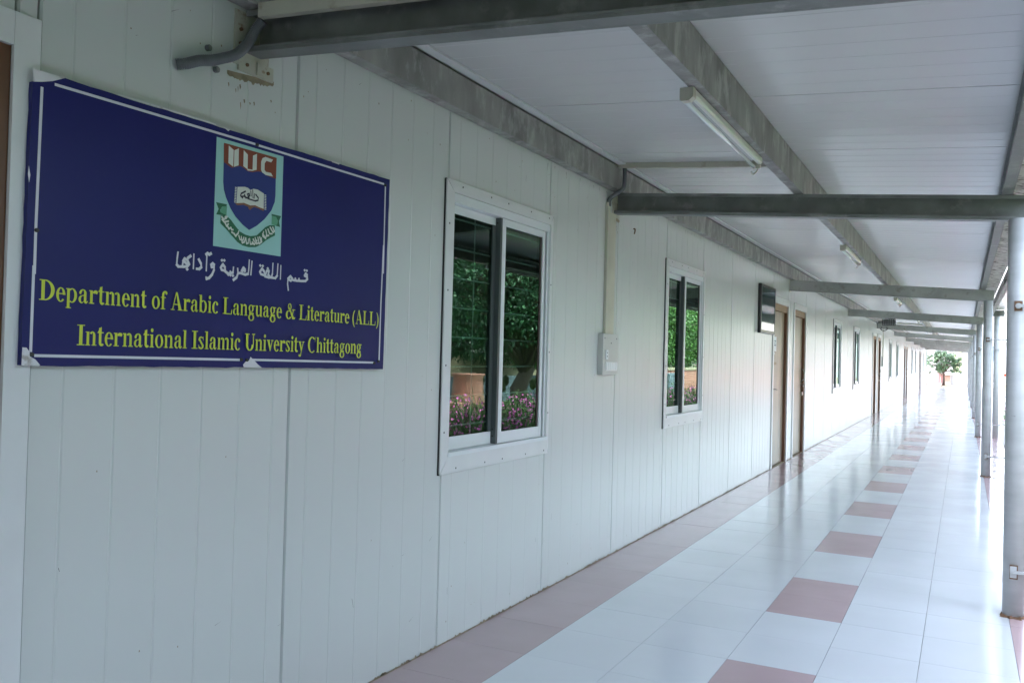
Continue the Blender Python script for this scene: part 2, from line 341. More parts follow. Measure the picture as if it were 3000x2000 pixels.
def make_window(y0,y1):
    z0,z1=WZ0,WZ1; T=0.035
    oy0,oy1,oz0,oz1=y0-0.08,y1+0.06,z0-0.12,z1+0.12
    iy0,iy1,iz0,iz1=y0+0.10,y1-0.02,z0+0.08,z1-0.02
    w=None
    def strip(p):
        mb=MB(); b=0; mb.v=[(0.0,*q) for q in p]+[(T,*q) for q in p]
        mb.f=[(0,1,2,3),(7,6,5,4),(0,4,5,1),(1,5,6,2),(2,6,7,3),(3,7,4,0)]; return mb
    e=0.010
    MB().box(0.0012,0.004,oy0-0.012,oy1+0.004,oz0-0.008,oz1+0.004).build('trim_gap','gap',bld) if False else None
    top=strip([(oy0+e,oz1),(oy1-e,oz1),(iy1+e,iz1),(iy0-e,iz1)])
    w=top.build('window','trim',bld,pivot=(0,y0,z0))
    strip([(oy0,oz0+e),(oy0,oz1-e),(iy0,iz1-e),(iy0,iz0+e)]).build('side_trim','trim',w)
    strip([(oy1,oz1-e),(oy1,oz0+e),(iy1,iz0+e),(iy1,iz1-e)]).build('side_trim','trim',w)
    strip([(oy0+e,oz0),(iy0-e,iz0),(iy1+e,iz0),(oy1-e,oz0)][::-1]).build('sill_trim','trim',w)
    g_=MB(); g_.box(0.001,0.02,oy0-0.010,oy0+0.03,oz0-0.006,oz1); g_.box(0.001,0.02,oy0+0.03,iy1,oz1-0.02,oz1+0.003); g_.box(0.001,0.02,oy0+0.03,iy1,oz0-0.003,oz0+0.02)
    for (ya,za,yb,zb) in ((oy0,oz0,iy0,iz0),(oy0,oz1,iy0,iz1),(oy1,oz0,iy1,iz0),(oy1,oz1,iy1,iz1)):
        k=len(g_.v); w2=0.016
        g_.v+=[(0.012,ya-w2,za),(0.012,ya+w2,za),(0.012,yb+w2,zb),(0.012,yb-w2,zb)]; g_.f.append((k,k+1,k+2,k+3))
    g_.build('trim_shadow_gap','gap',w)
    # outer track
    t=MB(); t.box(-0.15,0.012,iy0-0.02,iy1+0.02,iz1-0.11,iz1-0.003); t.box(-0.15,0.05,iy0-0.02,iy1+0.02,iz0+0.003,iz0+0.05)
    t.box(-0.15,-0.005,iy0-0.02,iy0+0.03,iz0+0.053,iz1-0.113); t.box(-0.15,0.0,iy1-0.045,iy1+0.02,iz0+0.053,iz1-0.113)
    t.build('track_frame','alu',w)
    ym=y0+1.36
    b0=iz0+0.056; b1=iz1-0.116
    MB().box(-0.12,-0.09,iy0+0.033,ym,b0,b0+0.16).build('sash_rail','alu',w); MB().box(-0.12,-0.09,iy0+0.033,ym,b1-0.10,b1).build('sash_rail','alu',w)
    MB().box(-0.12,-0.085,ym-0.08,ym+0.0,b0+0.162,b1-0.102).build('interlock','darkalu',w)
    MB().box(-0.1,-0.015,ym+0.002,ym+0.055,b0,b1).build('interlock','darkalu',w)
    for zz in (b0+0.10,b0+0.19,b1-0.07):
        MB().tube([(-0.06,ym+0.001,zz),(-0.06,ym-0.008,zz)],0.012,8).build('rivet','black',w)
    s2=MB(); s2.box(-0.06,-0.012,ym+0.057,ym+0.155,b0,b1); s2.box(-0.06,-0.014,ym+0.157,iy1-0.17,b0,b0+0.15); s2.box(-0.06,-0.014,ym+0.157,iy1-0.17,b1-0.09,b1)
    s2.box(-0.06,-0.012,iy1-0.168,iy1-0.09,b0,b1); s2.build('front_sash','alu',w)
    MB().box(-0.055,-0.028,iy1-0.22,iy1-0.171,b0+0.152,b1-0.092).build('interlock','brownseal',w)
    MB().box(-0.15,-0.05,iy1-0.088,iy1-0.047,b0,b1).build('interlock','black',w)
    MB().box(-0.106,-0.102,iy0+0.033,ym-0.082,b0+0.161,b1-0.101).build('pane','glass',w)
    MB().box(-0.040,-0.036,ym+0.156,iy1-0.222,b0+0.151,b1-0.091).build('pane','glass',w)
    z=b0+0.28
    while z<b1-0.1:
        MB().tube([(-0.19,iy0+0.0,z),(-0.19,iy1-0.0,z)],0.012,6).build('grille_bar','grille',w); z+=0.372
    for yy in (y0+1.02,):
        MB().tube([(-0.212,yy,b0),(-0.212,yy,b1)],0.009,6).build('grille_bar','grille',w)
    # trim screws
    for q in ((oy0+0.07,oz0+0.5),(oy0+0.07,oz0+1.3),(oy0+0.07,oz0+2.2),(oy0+0.07,oz0+3.0),(oy1-0.04,oz0+0.6),(oy1-0.04,oz0+1.5),(oy1-0.04,oz0+2.5)):
        MB().tube([(T-0.002,q[0],q[1]),(T+0.004,q[0],q[1])],0.012,7).build('screw','darkalu',w)
    for f in (0.12,0.36,0.52,0.75,0.95):
        MB().tube([(T-0.002,oy0+(oy1-oy0)*f,oz1-0.05),(T+0.004,oy0+(oy1-oy0)*f,oz1-0.05)],0.012,7).build('screw','darkalu',w)
        MB().tube([(T-0.002,oy0+(oy1-oy0)*f,oz0+0.05),(T+0.004,oy0+(oy1-oy0)*f,oz0+0.05)],0.012,7).build('screw','darkalu',w)
    return w
W0=None
for o in opens:
    if o[2]!='w': continue
    if W0 is None: W0=make_window(o[0],o[1]); wy=o[0]
    else:
        c=copytree(W0,(0,o[0]-wy,0),bld)
def make_door(y0,y1,leaf='leafdoor',handle='left'):
    z1=DZ1; T=0.03
    t=MB(); t.box(0,T,y0-0.14,y0+0.03,0.003,z1+0.2); t.box(0,T,y1-0.03,y1+0.15,0.003,z1+0.2); t.box(0,T,y0+0.032,y1-0.032,z1-0.02,z1+0.2)
    d=MB().bbox(-0.14,-0.09,y0+0.15,y1-0.19,0.02,z1-0.26,0.006).build('door',leaf,bld,pivot=(0,y0,0))
    t.build('white_trim','trim',d)
    MB().box(-0.15,-0.002,y0+0.032,y0+0.148,0.0,z1-0.022).build('door_frame','wood',d)
    MB().box(-0.15,-0.002,y1-0.188,y1-0.032,0.0,z1-0.022).build('door_frame','wood',d)
    MB().box(-0.15,-0.004,y0+0.15,y1-0.19,z1-0.25,z1-0.024).build('door_head','woodlight',d)
    if handle=='left':
        y=y0+0.36; MB().box(-0.09,-0.075,y-0.04,y+0.03,2.25,2.66).build('lock_plate','chrome',d)
        MB().tube([(-0.08,y,2.58),(0.02,y,2.58),(0.03,y+0.03,2.575),(0.03,y+0.26,2.56)],0.018,8).build('handle','chrome',d,smooth=True)
    else:
        y=y1-0.36; MB().box(-0.09,-0.075,y-0.05,y+0.05,2.3,2.75).build('lock_plate','chrome',d)
        MB().tube([(-0.08,y,2.62),(0.03,y,2.62),(0.04,y-0.05,2.61),(0.04,y-0.22,2.55)],0.018,8).build('handle','chrome',d,smooth=True)
        MB().tube([(-0.085,y+0.08,3.22),(0.0,y+0.10,3.20),(0.04,y+0.10,3.0),(0.03,y+0.08,2.85),(-0.085,y+0.04,2.72)],0.022,8).build('pull_handle','chrome',d,smooth=True)
        MB().box(-0.08,0.0,y-0.02,y+0.06,2.2,2.34).build('padlock','chrome',d)
    return d
n=0; protos={}
for o in opens:
    if o[2]=='D': make_door(o[0],o[1],'orangewood','right'); continue
    if o[2]!='d': continue
    h='left' if n%2==0 else 'right'
    if h not in protos:
        d=make_door(o[0],o[1],'leafdoor',h); protos[h]=(d,o[0])
        y=o[0]
        if h=='left':
            MB().box(-0.088,-0.080,y+0.42,y+0.98,3.83,4.32).build('notice','paper',d)
            for k in range(3): MB().box(-0.0795,-0.0785,y+0.5,y+0.9-0.1*(k%2),4.16-0.07*k,4.19-0.07*k).build('notice_text','print',d)
            for k in range(3): MB().box(-0.088,-0.082,y+0.5+0.1*k,y+0.55+0.1*k,3.72,3.81).build('paper_scrap','paper',d)
            MB().box(-0.088,-0.083,y+0.4,y+1.05,3.38,3.47).build('paper_scrap','scuff',d)
        else:
            MB().box(-0.088,-0.080,y+0.3,y+0.72,3.92,4.22).build('notice','paper',d)
            MB().box(-0.088,-0.080,y+0.3,y+0.72,4.24,4.5).build('notice','yellowpaper',d)
            for k in range(3): MB().box(-0.0795,-0.0785,y+0.36,y+0.65-0.1*(k%2),4.12-0.06*k,4.145-0.06*k).build('notice_text','print',d)
    else:
        d,y=protos[h]; copytree(d,(0,o[0]-y,0),bld)
    n+=1
# small labels above the first door pair
# ------------------------------------------------------------------ walkway canopy
can=empty('walkway_canopy',(0,0,0)); tag(can,'grey steel canopy frame with white panel roof over the tiled walkway','canopy')
SL=0.069
zt=lambda x:6.385-SL*x        # top of the cross beams
BH=0.36
BY=[5.50,14.31]+[14.31+17.35*k for k in range(1,9)]
BY=[-29.2,-11.85]+BY
def ramp(x0,x1,y0,y1,f0,f1,mb):
    # box between sloping planes z=f0(x)..f1(x)
    b=len(mb.v)
    mb.v+=[(x0,y0,f0(x0)),(x1,y0,f0(x1)),(x1,y1,f0(x1)),(x0,y1,f0(x0)),(x0,y0,f1(x0)),(x1,y0,f1(x1)),(x1,y1,f1(x1)),(x0,y1,f1(x0))]
    mb.f+=[tuple(b+i for i in q) for q in ((3,2,1,0),(4,5,6,7),(0,1,5,4),(1,2,6,5),(2,3,7,6),(3,0,4,7))]
    return mb
# cross beam: channel open to -Y, lips
y=0.0
mb=MB(); ramp(0.012,6.33,0.10,0.125,lambda x:zt(x)-BH,lambda x:zt(x),mb)
ramp(0.012,6.33,-0.07,0.0975,lambda x:zt(x)-0.022,lambda x:zt(x),mb)
ramp(0.012,6.33,-0.07,0.0975,lambda x:zt(x)-BH,lambda x:zt(x)-BH+0.022,mb)
ramp(0.012,6.33,-0.07,-0.055,lambda x:zt(x)-BH+0.024,lambda x:zt(x)-BH+0.05,mb)
ramp(0.012,6.33,-0.07,-0.055,lambda x:zt(x)-0.05,lambda x:zt(x)-0.024,mb)
beam=mb.build('beam','steel',can)
mb=MB(); ramp(0.012,6.33,-0.07,0.10,lambda x:zt(x)-BH,lambda x:zt(x),mb); boxbeam=mb.build('beam','palesteel',can)
ramp_lip=MB(); ramp(0.012,6.34,-0.078,0.11,lambda x:zt(x)-BH-0.012,lambda x:zt(x)-BH-0.002,ramp_lip); lip=ramp_lip.build('beam_plate','steel',can)
beams=[]; nb=0
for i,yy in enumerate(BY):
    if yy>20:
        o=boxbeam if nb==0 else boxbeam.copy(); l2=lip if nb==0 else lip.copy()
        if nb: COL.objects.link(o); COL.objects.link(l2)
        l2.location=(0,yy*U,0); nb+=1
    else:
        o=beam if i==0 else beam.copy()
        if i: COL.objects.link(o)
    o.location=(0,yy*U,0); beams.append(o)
ep=MB().box(0.003,0.011,-0.14,0.22,5.96,6.36).build('end_plate','rustplate',can)
ep2=MB(); ep2.box(0.003,0.05,-0.13,0.20,5.93,5.955)
for i,yy in enumerate(BY):
    o=ep if i==0 else ep.copy()
    if i: COL.objects.link(o)
    o.location=(0,yy*U,0)
# columns at the outer edge (beam 1 is hung from the purlins, no column in view)
CX=6.175; CR=0.135
c0=None
mb=MB(); N=28
mb.tube([(0,0,0.03),(0,0,5.60)],CR,N)
c0=mb.build('column','column',can,smooth=False)
for p in c0.data.polygons: p.use_smooth=len(p.vertices)==4
ring=MB(); rr=[]
for k in range(24):
    th=k/24*2*math.pi; r=CR+0.03+0.025*math.sin(k*2.3)+0.015*math.sin(k*5.1); rr.append((r*math.cos(th),r*math.sin(th)))
b=0; ring.v=[(x,y,0.001) for x,y in rr]+[(x*0.86,y*0.86,0.035+0.012*math.sin(i*1.9)) for i,(x,y) in enumerate(rr)]
ring.f=[(i,(i+1)%24,24+(i+1)%24,24+i) for i in range(24)]+[tuple(range(24,48))]
r0=ring.build('column_base','rust',can)
rod=MB(); rod.tube([(0,-CR-0.004,4.36),(0,-CR-0.03,4.36)],0.04,10); rod.box(-0.02,0.96,-CR-0.045,-CR-0.012,4.34,4.38)
rod2=MB(); rod2.box(-0.02,0.96,-CR-0.045,-CR-0.012,0.63,0.67); rod2.box(-0.05,0.03,-CR-0.02,-CR+0.01,0.57,0.73)
ro=rod.build('banner_rod','column',can); ro2=rod2.build('banner_rod','column',can)
rp=MB(); rp.box(-0.055,0.045,-CR-0.012,-CR+0.012,0.55,0.745); rp.box(-0.05,0.05,-CR-0.010,-CR+0.012,4.29,4.43)
rp=rp.build('weld_rust','rust',can)
first=True
for yy in BY:
    if abs(yy-5.5)<0.1: continue
    for src in (c0,r0,ro,ro2,rp):
        o=src if first else src.copy()
        if not first: COL.objects.link(o)
        o.location=(CX*U,(yy-0.2 if False else yy-0.18)*U,0)
    first=False
# purlins along the walkway
def purlin(xw,dirn,z,name,m,y0,y1,h=0.46,fl=0.14):
    mb=MB(); a=xw; b=xw-dirn*0.02
    x0,x1=min(a,b),max(a,b); mb.box(x0,x1,y0,y1,z,z+h)
    f0,f1=(xw-dirn*0.022,xw-dirn*fl) ; f0,f1=min(f0,f1),max(f0,f1)
    mb.box(f0,f1,y0,y1,z,z+0.022); mb.box(f0,f1,y0,y1,z+h-0.022,z+h)
    l0,l1=(xw-dirn*fl,xw-dirn*(fl-0.02)); l0,l1=min(l0,l1),max(l0,l1)
    mb.box(l0,l1,y0,y1,z+0.024,z+0.07)
    return mb.build(name,m,can)
segs=[-35.0]+[b+0.06 for b in BY[1:]]+[YEND]
for a,b in zip(segs[:-1],segs[1:]):
    purlin(0.17,1,6.392,'wall_purlin','purlin',a+0.005,b-0.005,0.40,0.155)
    purlin(3.2,1,zt(3.2)+0.012,'middle_purlin','purlin',a+0.005,b-0.005)
    purlin(6.10,1,zt(6.1)+0.012,'outer_purlin','steel',a+0.005,b-0.005,0.30)
# roof panels
rz=lambda x:6.868-SL*x-0.002*0
y=-13.0; k=0
ry=[10.4-2.892*16+2.892*i for i in range(68)]
ry=[q for q in ry if q<YEND-1]+[YEND+0.6]
for a,b in zip(ry[:-1],ry[1:]):
    mb=MB(); n=7; W=(b-a)/n; d=0.0035; hw=0.012; prof=[(a+0.009,0.02),(a+0.016,0)]
    for q in range(1,n): prof+=[(a+W*q-hw,0),(a+W*q,d),(a+W*q+hw,0)]
    prof+=[(b-0.012,0),(b-0.004,0.02),(b-0.004,0.2),(a+0.004,0.2)]
    m=len(prof); X0,X1=0.0,6.42
    mb.v=[(X0,yy,rz(X0)+z) for yy,z in prof]+[(X1,yy,rz(X1)+z) for yy,z in prof]
    mb.f=[(i,(i+1)%m,m+(i+1)%m,m+i) for i in range(m)]+[tuple(range(m))[::-1],tuple(range(m,2*m))]
    mb.build('roof_panel','roof',can)
# angle flashing at wall, outer dirty flashing and gutter
MB().box(0.175,0.30,-35,YEND,6.815,6.84).build('flashing','trim',can)
mb=MB(); ramp(6.12,6.44,-35,YEND,lambda x:6.10-SL*(x-6)*2,lambda x:6.12-SL*(x-6)*2,mb); mb.box(6.44,6.455,-35,YEND,6.05,6.50); mb.build('gutter','dirtyflash',can)

# lean-to beside the main canopy
side=empty('side_canopy',(6.9,40,0)); tag(side,'narrow lower side canopy with weathered edge beam right of the walkway','canopy')
mb=MB(); mb.box(6.70,6.72,22,49.2,5.98,6.30); mb.box(6.57,6.698,22,49.2,5.98,6.0); mb.box(6.57,6.698,22,49.2,6.28,6.30); mb.build('edge_beam','purlin',side)
mb=MB(); ramp(6.60,7.30,22,49.3,lambda x:6.31+0.02*(x-6.6),lambda x:6.40+0.02*(x-6.6),mb); mb.build('roof_panel','roof',side)
MB().box(6.60,7.25,48.9,49.05,6.0,6.29).build('cross_beam','steel',side)
MB().tube([(6.93,48.8,-0.1),(6.93,48.8,5.98)],0.13,24).build('column','column',side,smooth=True)
MB().tube([(6.93,31.6,-0.1),(6.93,31.6,5.98)],0.13,24).build('column','column',side,smooth=True)
MB().box(6.60,7.25,31.5,31.65,6.0,6.29).build('cross_beam','steel',side)

# ------------------------------------------------------------------ sign
SIGN = {'ar':[[(4.739,4.23),(4.733,4.181),(4.73,4.132),(4.747,4.118),(4.793,4.121),(4.831,4.127),(4.851,4.148),(4.833,4.177),(4.805,4.187),(4.791,4.165),(4.785,4.125)],[(4.803,4.162),(4.828,4.148)],[(4.836,4.194),(4.865,4.215)],[(4.895,4.233),(4.894,4.115)],[(4.945,4.197),(4.969,4.165),(4.975,4.137),(4.954,4.119),(4.925,4.118)],[(5.028,4.237),(5.026,4.111)],[(5.018,4.242),(5.035,4.255),(5.052,4.246),(5.072,4.258)],[(5.107,4.15),(5.079,4.147),(5.074,4.164),(5.091,4.178),(5.108,4.168),(5.107,4.128),(5.087,4.087),(5.058,4.057),(5.028,4.047),(5.026,4.062)],[(5.229,4.131),(5.187,4.136),(5.178,4.153),(5.2,4.183),(5.222,4.16),(5.229,4.126),(5.26,4.111),(5.283,4.117),(5.282,4.136)],[(5.283,4.117),(5.314,4.126),(5.317,4.172)],[(5.364,4.166),(5.37,4.126),(5.355,4.088),(5.319,4.064)],[(5.37,4.126),(5.401,4.129),(5.451,4.121),(5.487,4.131),(5.492,4.183),(5.495,4.251)],[(5.409,4.148),(5.429,4.178),(5.449,4.162),(5.416,4.149),(5.432,4.169),(5.449,4.147)],[(5.526,4.244),(5.517,4.124)],[(5.683,4.135),(5.636,4.143),(5.624,4.161),(5.648,4.192),(5.676,4.168),(5.686,4.128),(5.731,4.122),(5.766,4.126),(5.777,4.161),(5.78,4.253)],[(5.689,4.135),(5.705,4.177),(5.734,4.18),(5.724,4.147),(5.748,4.128)],[(5.766,4.124),(5.814,4.123),(5.837,4.149),(5.842,4.254)],[(5.88,4.243),(5.878,4.12)],[(5.985,4.029),(5.973,4.084),(5.976,4.132),(6.008,4.158),(6.034,4.137),(6.014,4.118),(5.986,4.126)],[(6.03,4.128),(6.065,4.125),(6.072,4.146),(6.082,4.124),(6.114,4.125),(6.12,4.147),(6.13,4.126),(6.165,4.128),(6.211,4.132),(6.237,4.155),(6.231,4.19),(6.21,4.202),(6.195,4.181),(6.232,4.17)]],
'ard':[(4.83,4.105),(5.186,4.214),(5.211,4.216),(5.26,4.103),(5.283,4.101),(5.311,4.099),(5.624,4.216),(5.654,4.215),(5.716,4.2),(6.195,4.231),(6.224,4.23)],
'bg':[(5.093,5.214),(5.875,5.22),(5.875,4.323),(5.089,4.322)],
'blue':[(5.17,5.177),(5.786,5.185),(5.784,5.007),(5.786,4.86),(5.78,4.796),(5.74,4.713),(5.658,4.623),(5.567,4.553),(5.481,4.505),(5.404,4.541),(5.323,4.595),(5.262,4.658),(5.211,4.737),(5.185,4.797),(5.175,4.86),(5.174,5.02)],
'brown':[(5.169,5.182),(5.786,5.189),(5.785,5.003),(5.728,5.003),(5.663,5.01),(5.599,5.028),(5.558,5.023),(5.502,5.003),(5.446,5.001),(5.395,5.02),(5.355,5.028),(5.301,5.009),(5.263,4.993),(5.219,5.006),(5.195,5.017),(5.174,5.02)],
'white':[[(5.22,5.17),(5.276,5.146),(5.275,5.005),(5.221,5.026)],[(5.283,5.145),(5.333,5.172),(5.335,5.029),(5.284,5.006)],[(5.388,5.169),(5.437,5.142),(5.438,5.016),(5.388,5.034)],[(5.496,5.146),(5.543,5.171),(5.544,5.034),(5.496,5.015)],[(5.435,5.02),(5.498,5.025),(5.496,5.014),(5.437,5.007)],[(5.738,5.163),(5.717,5.134),(5.658,5.135),(5.646,5.167)],[(5.646,5.167),(5.658,5.135),(5.638,5.109),(5.594,5.114),(5.61,5.149)],[(5.594,5.114),(5.638,5.109),(5.638,5.053),(5.596,5.046)],[(5.596,5.046),(5.638,5.053),(5.656,5.038),(5.653,5.01),(5.61,5.025)],[(5.656,5.038),(5.718,5.041),(5.744,5.014),(5.653,5.01)]],
'cover':[(5.318,4.713),(5.314,4.703),(5.334,4.693),(5.407,4.708),(5.458,4.701),(5.469,4.683),(5.484,4.676),(5.499,4.693),(5.529,4.709),(5.581,4.706),(5.643,4.692),(5.654,4.722),(5.569,4.746),(5.416,4.742)],
'page':[(5.33,4.847),(5.416,4.863),(5.452,4.86),(5.479,4.847),(5.513,4.864),(5.564,4.866),(5.64,4.845),(5.642,4.712),(5.591,4.717),(5.539,4.727),(5.483,4.716),(5.407,4.726),(5.323,4.708)],
'dark':[[(5.421,4.826),(5.372,4.798),(5.366,4.78),(5.39,4.764)],[(5.54,4.82),(5.572,4.795),(5.57,4.775),(5.537,4.763),(5.465,4.767),(5.404,4.781),(5.37,4.772)],[(5.503,4.853),(5.509,4.784)],[(5.481,4.839),(5.487,4.796)],[(5.526,4.825),(5.522,4.783)],[(5.442,4.803),(5.464,4.814),(5.47,4.797),(5.449,4.789)],[(5.409,4.797),(5.425,4.77),(5.465,4.781)]],
'spiral':[[(5.303,4.837),(5.319,4.838)],[(5.303,4.823),(5.318,4.824)],[(5.302,4.81),(5.318,4.81)],[(5.302,4.796),(5.317,4.796)],[(5.301,4.782),(5.317,4.783)],[(5.3,4.769),(5.316,4.769)],[(5.3,4.755),(5.315,4.755)],[(5.299,4.741),(5.315,4.742)],[(5.298,4.728),(5.314,4.728)],[(5.298,4.714),(5.313,4.714)],[(5.646,4.833),(5.663,4.834)],[(5.647,4.82),(5.664,4.82)],[(5.647,4.806),(5.664,4.807)],[(5.648,4.792),(5.665,4.793)],[(5.649,4.779),(5.665,4.779)],[(5.649,4.765),(5.666,4.766)],[(5.65,4.752),(5.667,4.752)],[(5.65,4.738),(5.667,4.738)],[(5.651,4.724),(5.668,4.725)],[(5.651,4.711),(5.668,4.711)]],
'rib':[(5.159,4.58),(5.222,4.59),(5.276,4.558),(5.326,4.515),(5.377,4.478),(5.438,4.46),(5.499,4.455),(5.57,4.47),(5.621,4.511),(5.672,4.556),(5.724,4.581),(5.789,4.59),(5.795,4.5),(5.75,4.479),(5.687,4.444),(5.625,4.398),(5.564,4.369),(5.482,4.358),(5.412,4.364),(5.351,4.386),(5.281,4.435),(5.221,4.478),(5.158,4.516)],
'taill':[(5.106,4.681),(5.223,4.682),(5.219,4.661),(5.172,4.654),(5.155,4.63),(5.156,4.606),(5.217,4.596),(5.217,4.586),(5.111,4.582),(5.135,4.629)],
'tailr':[(5.744,4.684),(5.865,4.683),(5.84,4.635),(5.855,4.584),(5.789,4.589),(5.819,4.601),(5.826,4.637),(5.802,4.664),(5.747,4.669)],
'lightg':[[(5.181,4.658),(5.223,4.666),(5.22,4.59),(5.154,4.605),(5.158,4.638)],[(5.747,4.669),(5.802,4.666),(5.822,4.636),(5.817,4.6),(5.789,4.59),(5.745,4.59)]],
'wstroke':[[(5.166,4.571),(5.19,4.553),(5.218,4.568),(5.21,4.581)],[(5.171,4.55),(5.195,4.532),(5.243,4.546)],[(5.205,4.526),(5.225,4.5),(5.241,4.524)],[(5.23,4.508),(5.248,4.482),(5.271,4.496),(5.279,4.479),(5.296,4.481)],[(5.203,4.573),(5.229,4.58)],[(5.28,4.46),(5.309,4.45),(5.325,4.434),(5.353,4.46),(5.359,4.479)],[(5.31,4.446),(5.33,4.431)],[(5.361,4.442),(5.375,4.411),(5.41,4.408),(5.419,4.435)],[(5.389,4.439),(5.401,4.385),(5.425,4.395),(5.441,4.434)],[(5.441,4.434),(5.451,4.384),(5.471,4.393),(5.472,4.427)],[(5.484,4.433),(5.496,4.386),(5.522,4.392)],[(5.516,4.407),(5.542,4.388),(5.572,4.429)],[(5.55,4.449),(5.568,4.398),(5.593,4.409)],[(5.581,4.457),(5.599,4.402),(5.629,4.425),(5.623,4.458)],[(5.602,4.463),(5.624,4.421)],[(5.647,4.515),(5.638,4.476),(5.676,4.458),(5.685,4.497)],[(5.673,4.534),(5.691,4.483),(5.712,4.489)],[(5.699,4.545),(5.722,4.506),(5.754,4.51)],[(5.725,4.564),(5.764,4.523),(5.78,4.537),(5.757,4.569)],[(5.637,4.494),(5.665,4.468)],[(5.541,4.414),(5.525,4.434)]],
'outline':[(3.522,5.209),(3.742,5.297),(3.94,5.292),(7.493,5.323),(7.465,3.31),(5.824,3.327),(3.633,3.344),(3.505,3.349)],
'peelTL':[(3.519,5.292),(3.745,5.295),(3.655,5.248),(3.582,5.222),(3.522,5.206)],
'tornBL':[(3.507,3.465),(3.536,3.463),(3.557,3.437),(3.562,3.406),(3.599,3.387),(3.634,3.349),(3.625,3.344),(3.505,3.347)],
'peelBM':[(5.541,3.422),(5.581,3.396),(5.628,3.359),(5.682,3.328),(5.466,3.333),(5.456,3.354),(5.486,3.383),(5.525,3.391)],
'line':[[(3.678,5.232),(5.521,5.252)],[(5.561,5.25),(7.387,5.256)],[(3.584,5.184),(3.574,4.252),(3.575,3.955)],[(3.569,3.999),(3.567,3.441)],[(3.598,3.412),(5.416,3.396)],[(5.559,3.397),(7.298,3.379)],[(7.412,4.609),(7.394,4.001),(7.389,3.402)],[(7.416,5.229),(7.421,4.322)]],
'screw':[(5.544,5.251),(7.409,5.246),(3.578,4.238),(3.572,3.419),(5.434,3.397),(5.499,3.395),(7.302,3.375),(7.372,3.392)],
'chips':[[(4.15,5.304),(5.082,5.317),(5.083,5.303),(4.165,5.296)],[(5.148,5.311),(5.234,5.307),(5.215,5.288)],[(6.528,5.323),(6.659,5.324),(6.647,5.307),(6.541,5.309)],[(3.51,4.653),(3.523,4.593),(3.516,4.54),(3.506,4.595)]]}
sg=empty('sign_board',(0.02,5.56,4.3)); tag(sg,'dark blue university department sign with shield emblem and yellow lettering','sign')
XB=0.07
def flat(name,polys,m,x,parent=sg,thick=None):
    mb=MB()
    for i,p in enumerate(polys):
        pts=[(x+0.00004*i,a,b) for a,b in p]
        mb.poly(pts)
    o=mb.build(name,m,parent)
    # face +X
    me=o.data
    for p in me.polygons:
        if p.normal.x<0: p.flip()
    me.update()
    return o
def stroke(pts,w0,w1=None,n=0):
    # ribbon polygon list along a polyline in (y,z), rounded joints
    out=[]; w1=w1 or w0
    for (a,b) in zip(pts[:-1],pts[1:]):
        d=Vector((b[0]-a[0],b[1]-a[1])); 
        if d.length<1e-6: continue
        d.normalize(); nx,ny=-d[1],d[0]
        # calligraphic pen: thickness depends on direction
        w=w0*abs(d[1])+w1*abs(d[0])
        e=w*0.28
        out.append([(a[0]-d[0]*e+nx*w/2,a[1]-d[1]*e+ny*w/2),(a[0]-d[0]*e-nx*w/2,a[1]-d[1]*e-ny*w/2),(b[0]+d[0]*e-nx*w/2,b[1]+d[1]*e-ny*w/2),(b[0]+d[0]*e+nx*w/2,b[1]+d[1]*e+ny*w/2)])
    return out
ol_=SIGN['outline']
# densify and roughen the board outline
pts=[]
for i in range(len(ol_)):
    a=ol_[i]; b=ol_[(i+1)%len(ol_)]; n=max(2,int((Vector(b)-Vector(a)).length/0.09))
    for k in range(n):
        t=k/n; pts.append((a[0]+(b[0]-a[0])*t+(random.uniform(-0.003,0.003) if k else 0),a[1]+(b[1]-a[1])*t+(random.uniform(-0.004,0.004) if k else 0)))
mb=MB(); n=len(pts); mb.v=[(0.022,a,b) for a,b in pts]+[(XB,a,b) for a,b in pts]
mb.f=[tuple(range(n,2*n))]+[(i,(i+1)%n,n+(i+1)%n,n+i) for i in range(n)]+[tuple(range(n))[::-1]]
bo=mb.build('board','board',sg)
if bo.data.polygons[0].normal.x<0: bo.data.flip_normals()
flat('border_line',[q for s in SIGN['line'] for q in stroke(s,0.020,0.019)],'signwhite',XB+0.002)
flat('emblem_field',[SIGN['bg']],'teal',XB+0.002)
flat('shield',[SIGN['blue']],'eblue',XB+0.004)
flat('shield_band',[SIGN['brown']],'ebrown',XB+0.006)
flat('emblem_initials',SIGN['white'],'ewhite',XB+0.008)
flat('book_cover',[SIGN['cover']],'ecover',XB+0.006)
flat('book_page',[SIGN['page']],'ewhite',XB+0.008)
flat('calligraphy',[q for s in SIGN['dark'] for q in stroke(s,0.008,0.012)],'einkk',XB+0.010)
flat('book_binding',[q for s in SIGN['spiral'] for q in stroke(s,0.005,0.008)],'ewhite',XB+0.010)
flat('ribbon',[SIGN['rib']],'egreen',XB+0.004)
flat('ribbon_tail',[SIGN['taill']],'egreen',XB+0.0038); flat('ribbon_tail',[SIGN['tailr']],'egreen',XB+0.0038)
flat('ribbon_fold',SIGN['lightg'],'elgreen',XB+0.006)
flat('ribbon_lettering',[q for s in SIGN['wstroke'] for q in stroke(s,0.009,0.013)],'ewhite',XB+0.008)
dots=[[(a-0.017,b),(a,b-0.014),(a+0.017,b),(a,b+0.014)] for a,b in SIGN['ard']]
flat('arabic_lettering',[q for s in SIGN['ar'] for q in stroke(s,0.013,0.020)]+dots,'signwhite',XB+0.002)
flat('peeled_corner',[SIGN['peelTL']],'peel',XB+0.004)
flat('torn_corner',[SIGN['tornBL']],'peel',XB+0.006)
flat('peeled_edge',[SIGN['peelBM']],'peel',XB+0.006)
flat('paint_chip',SIGN['chips'],'peel',XB+0.004)
for a,b in SIGN['screw']:
    MB().tube([(XB,a,b),(XB+0.014,a,b)],0.014,10).build('screw','web',sg)
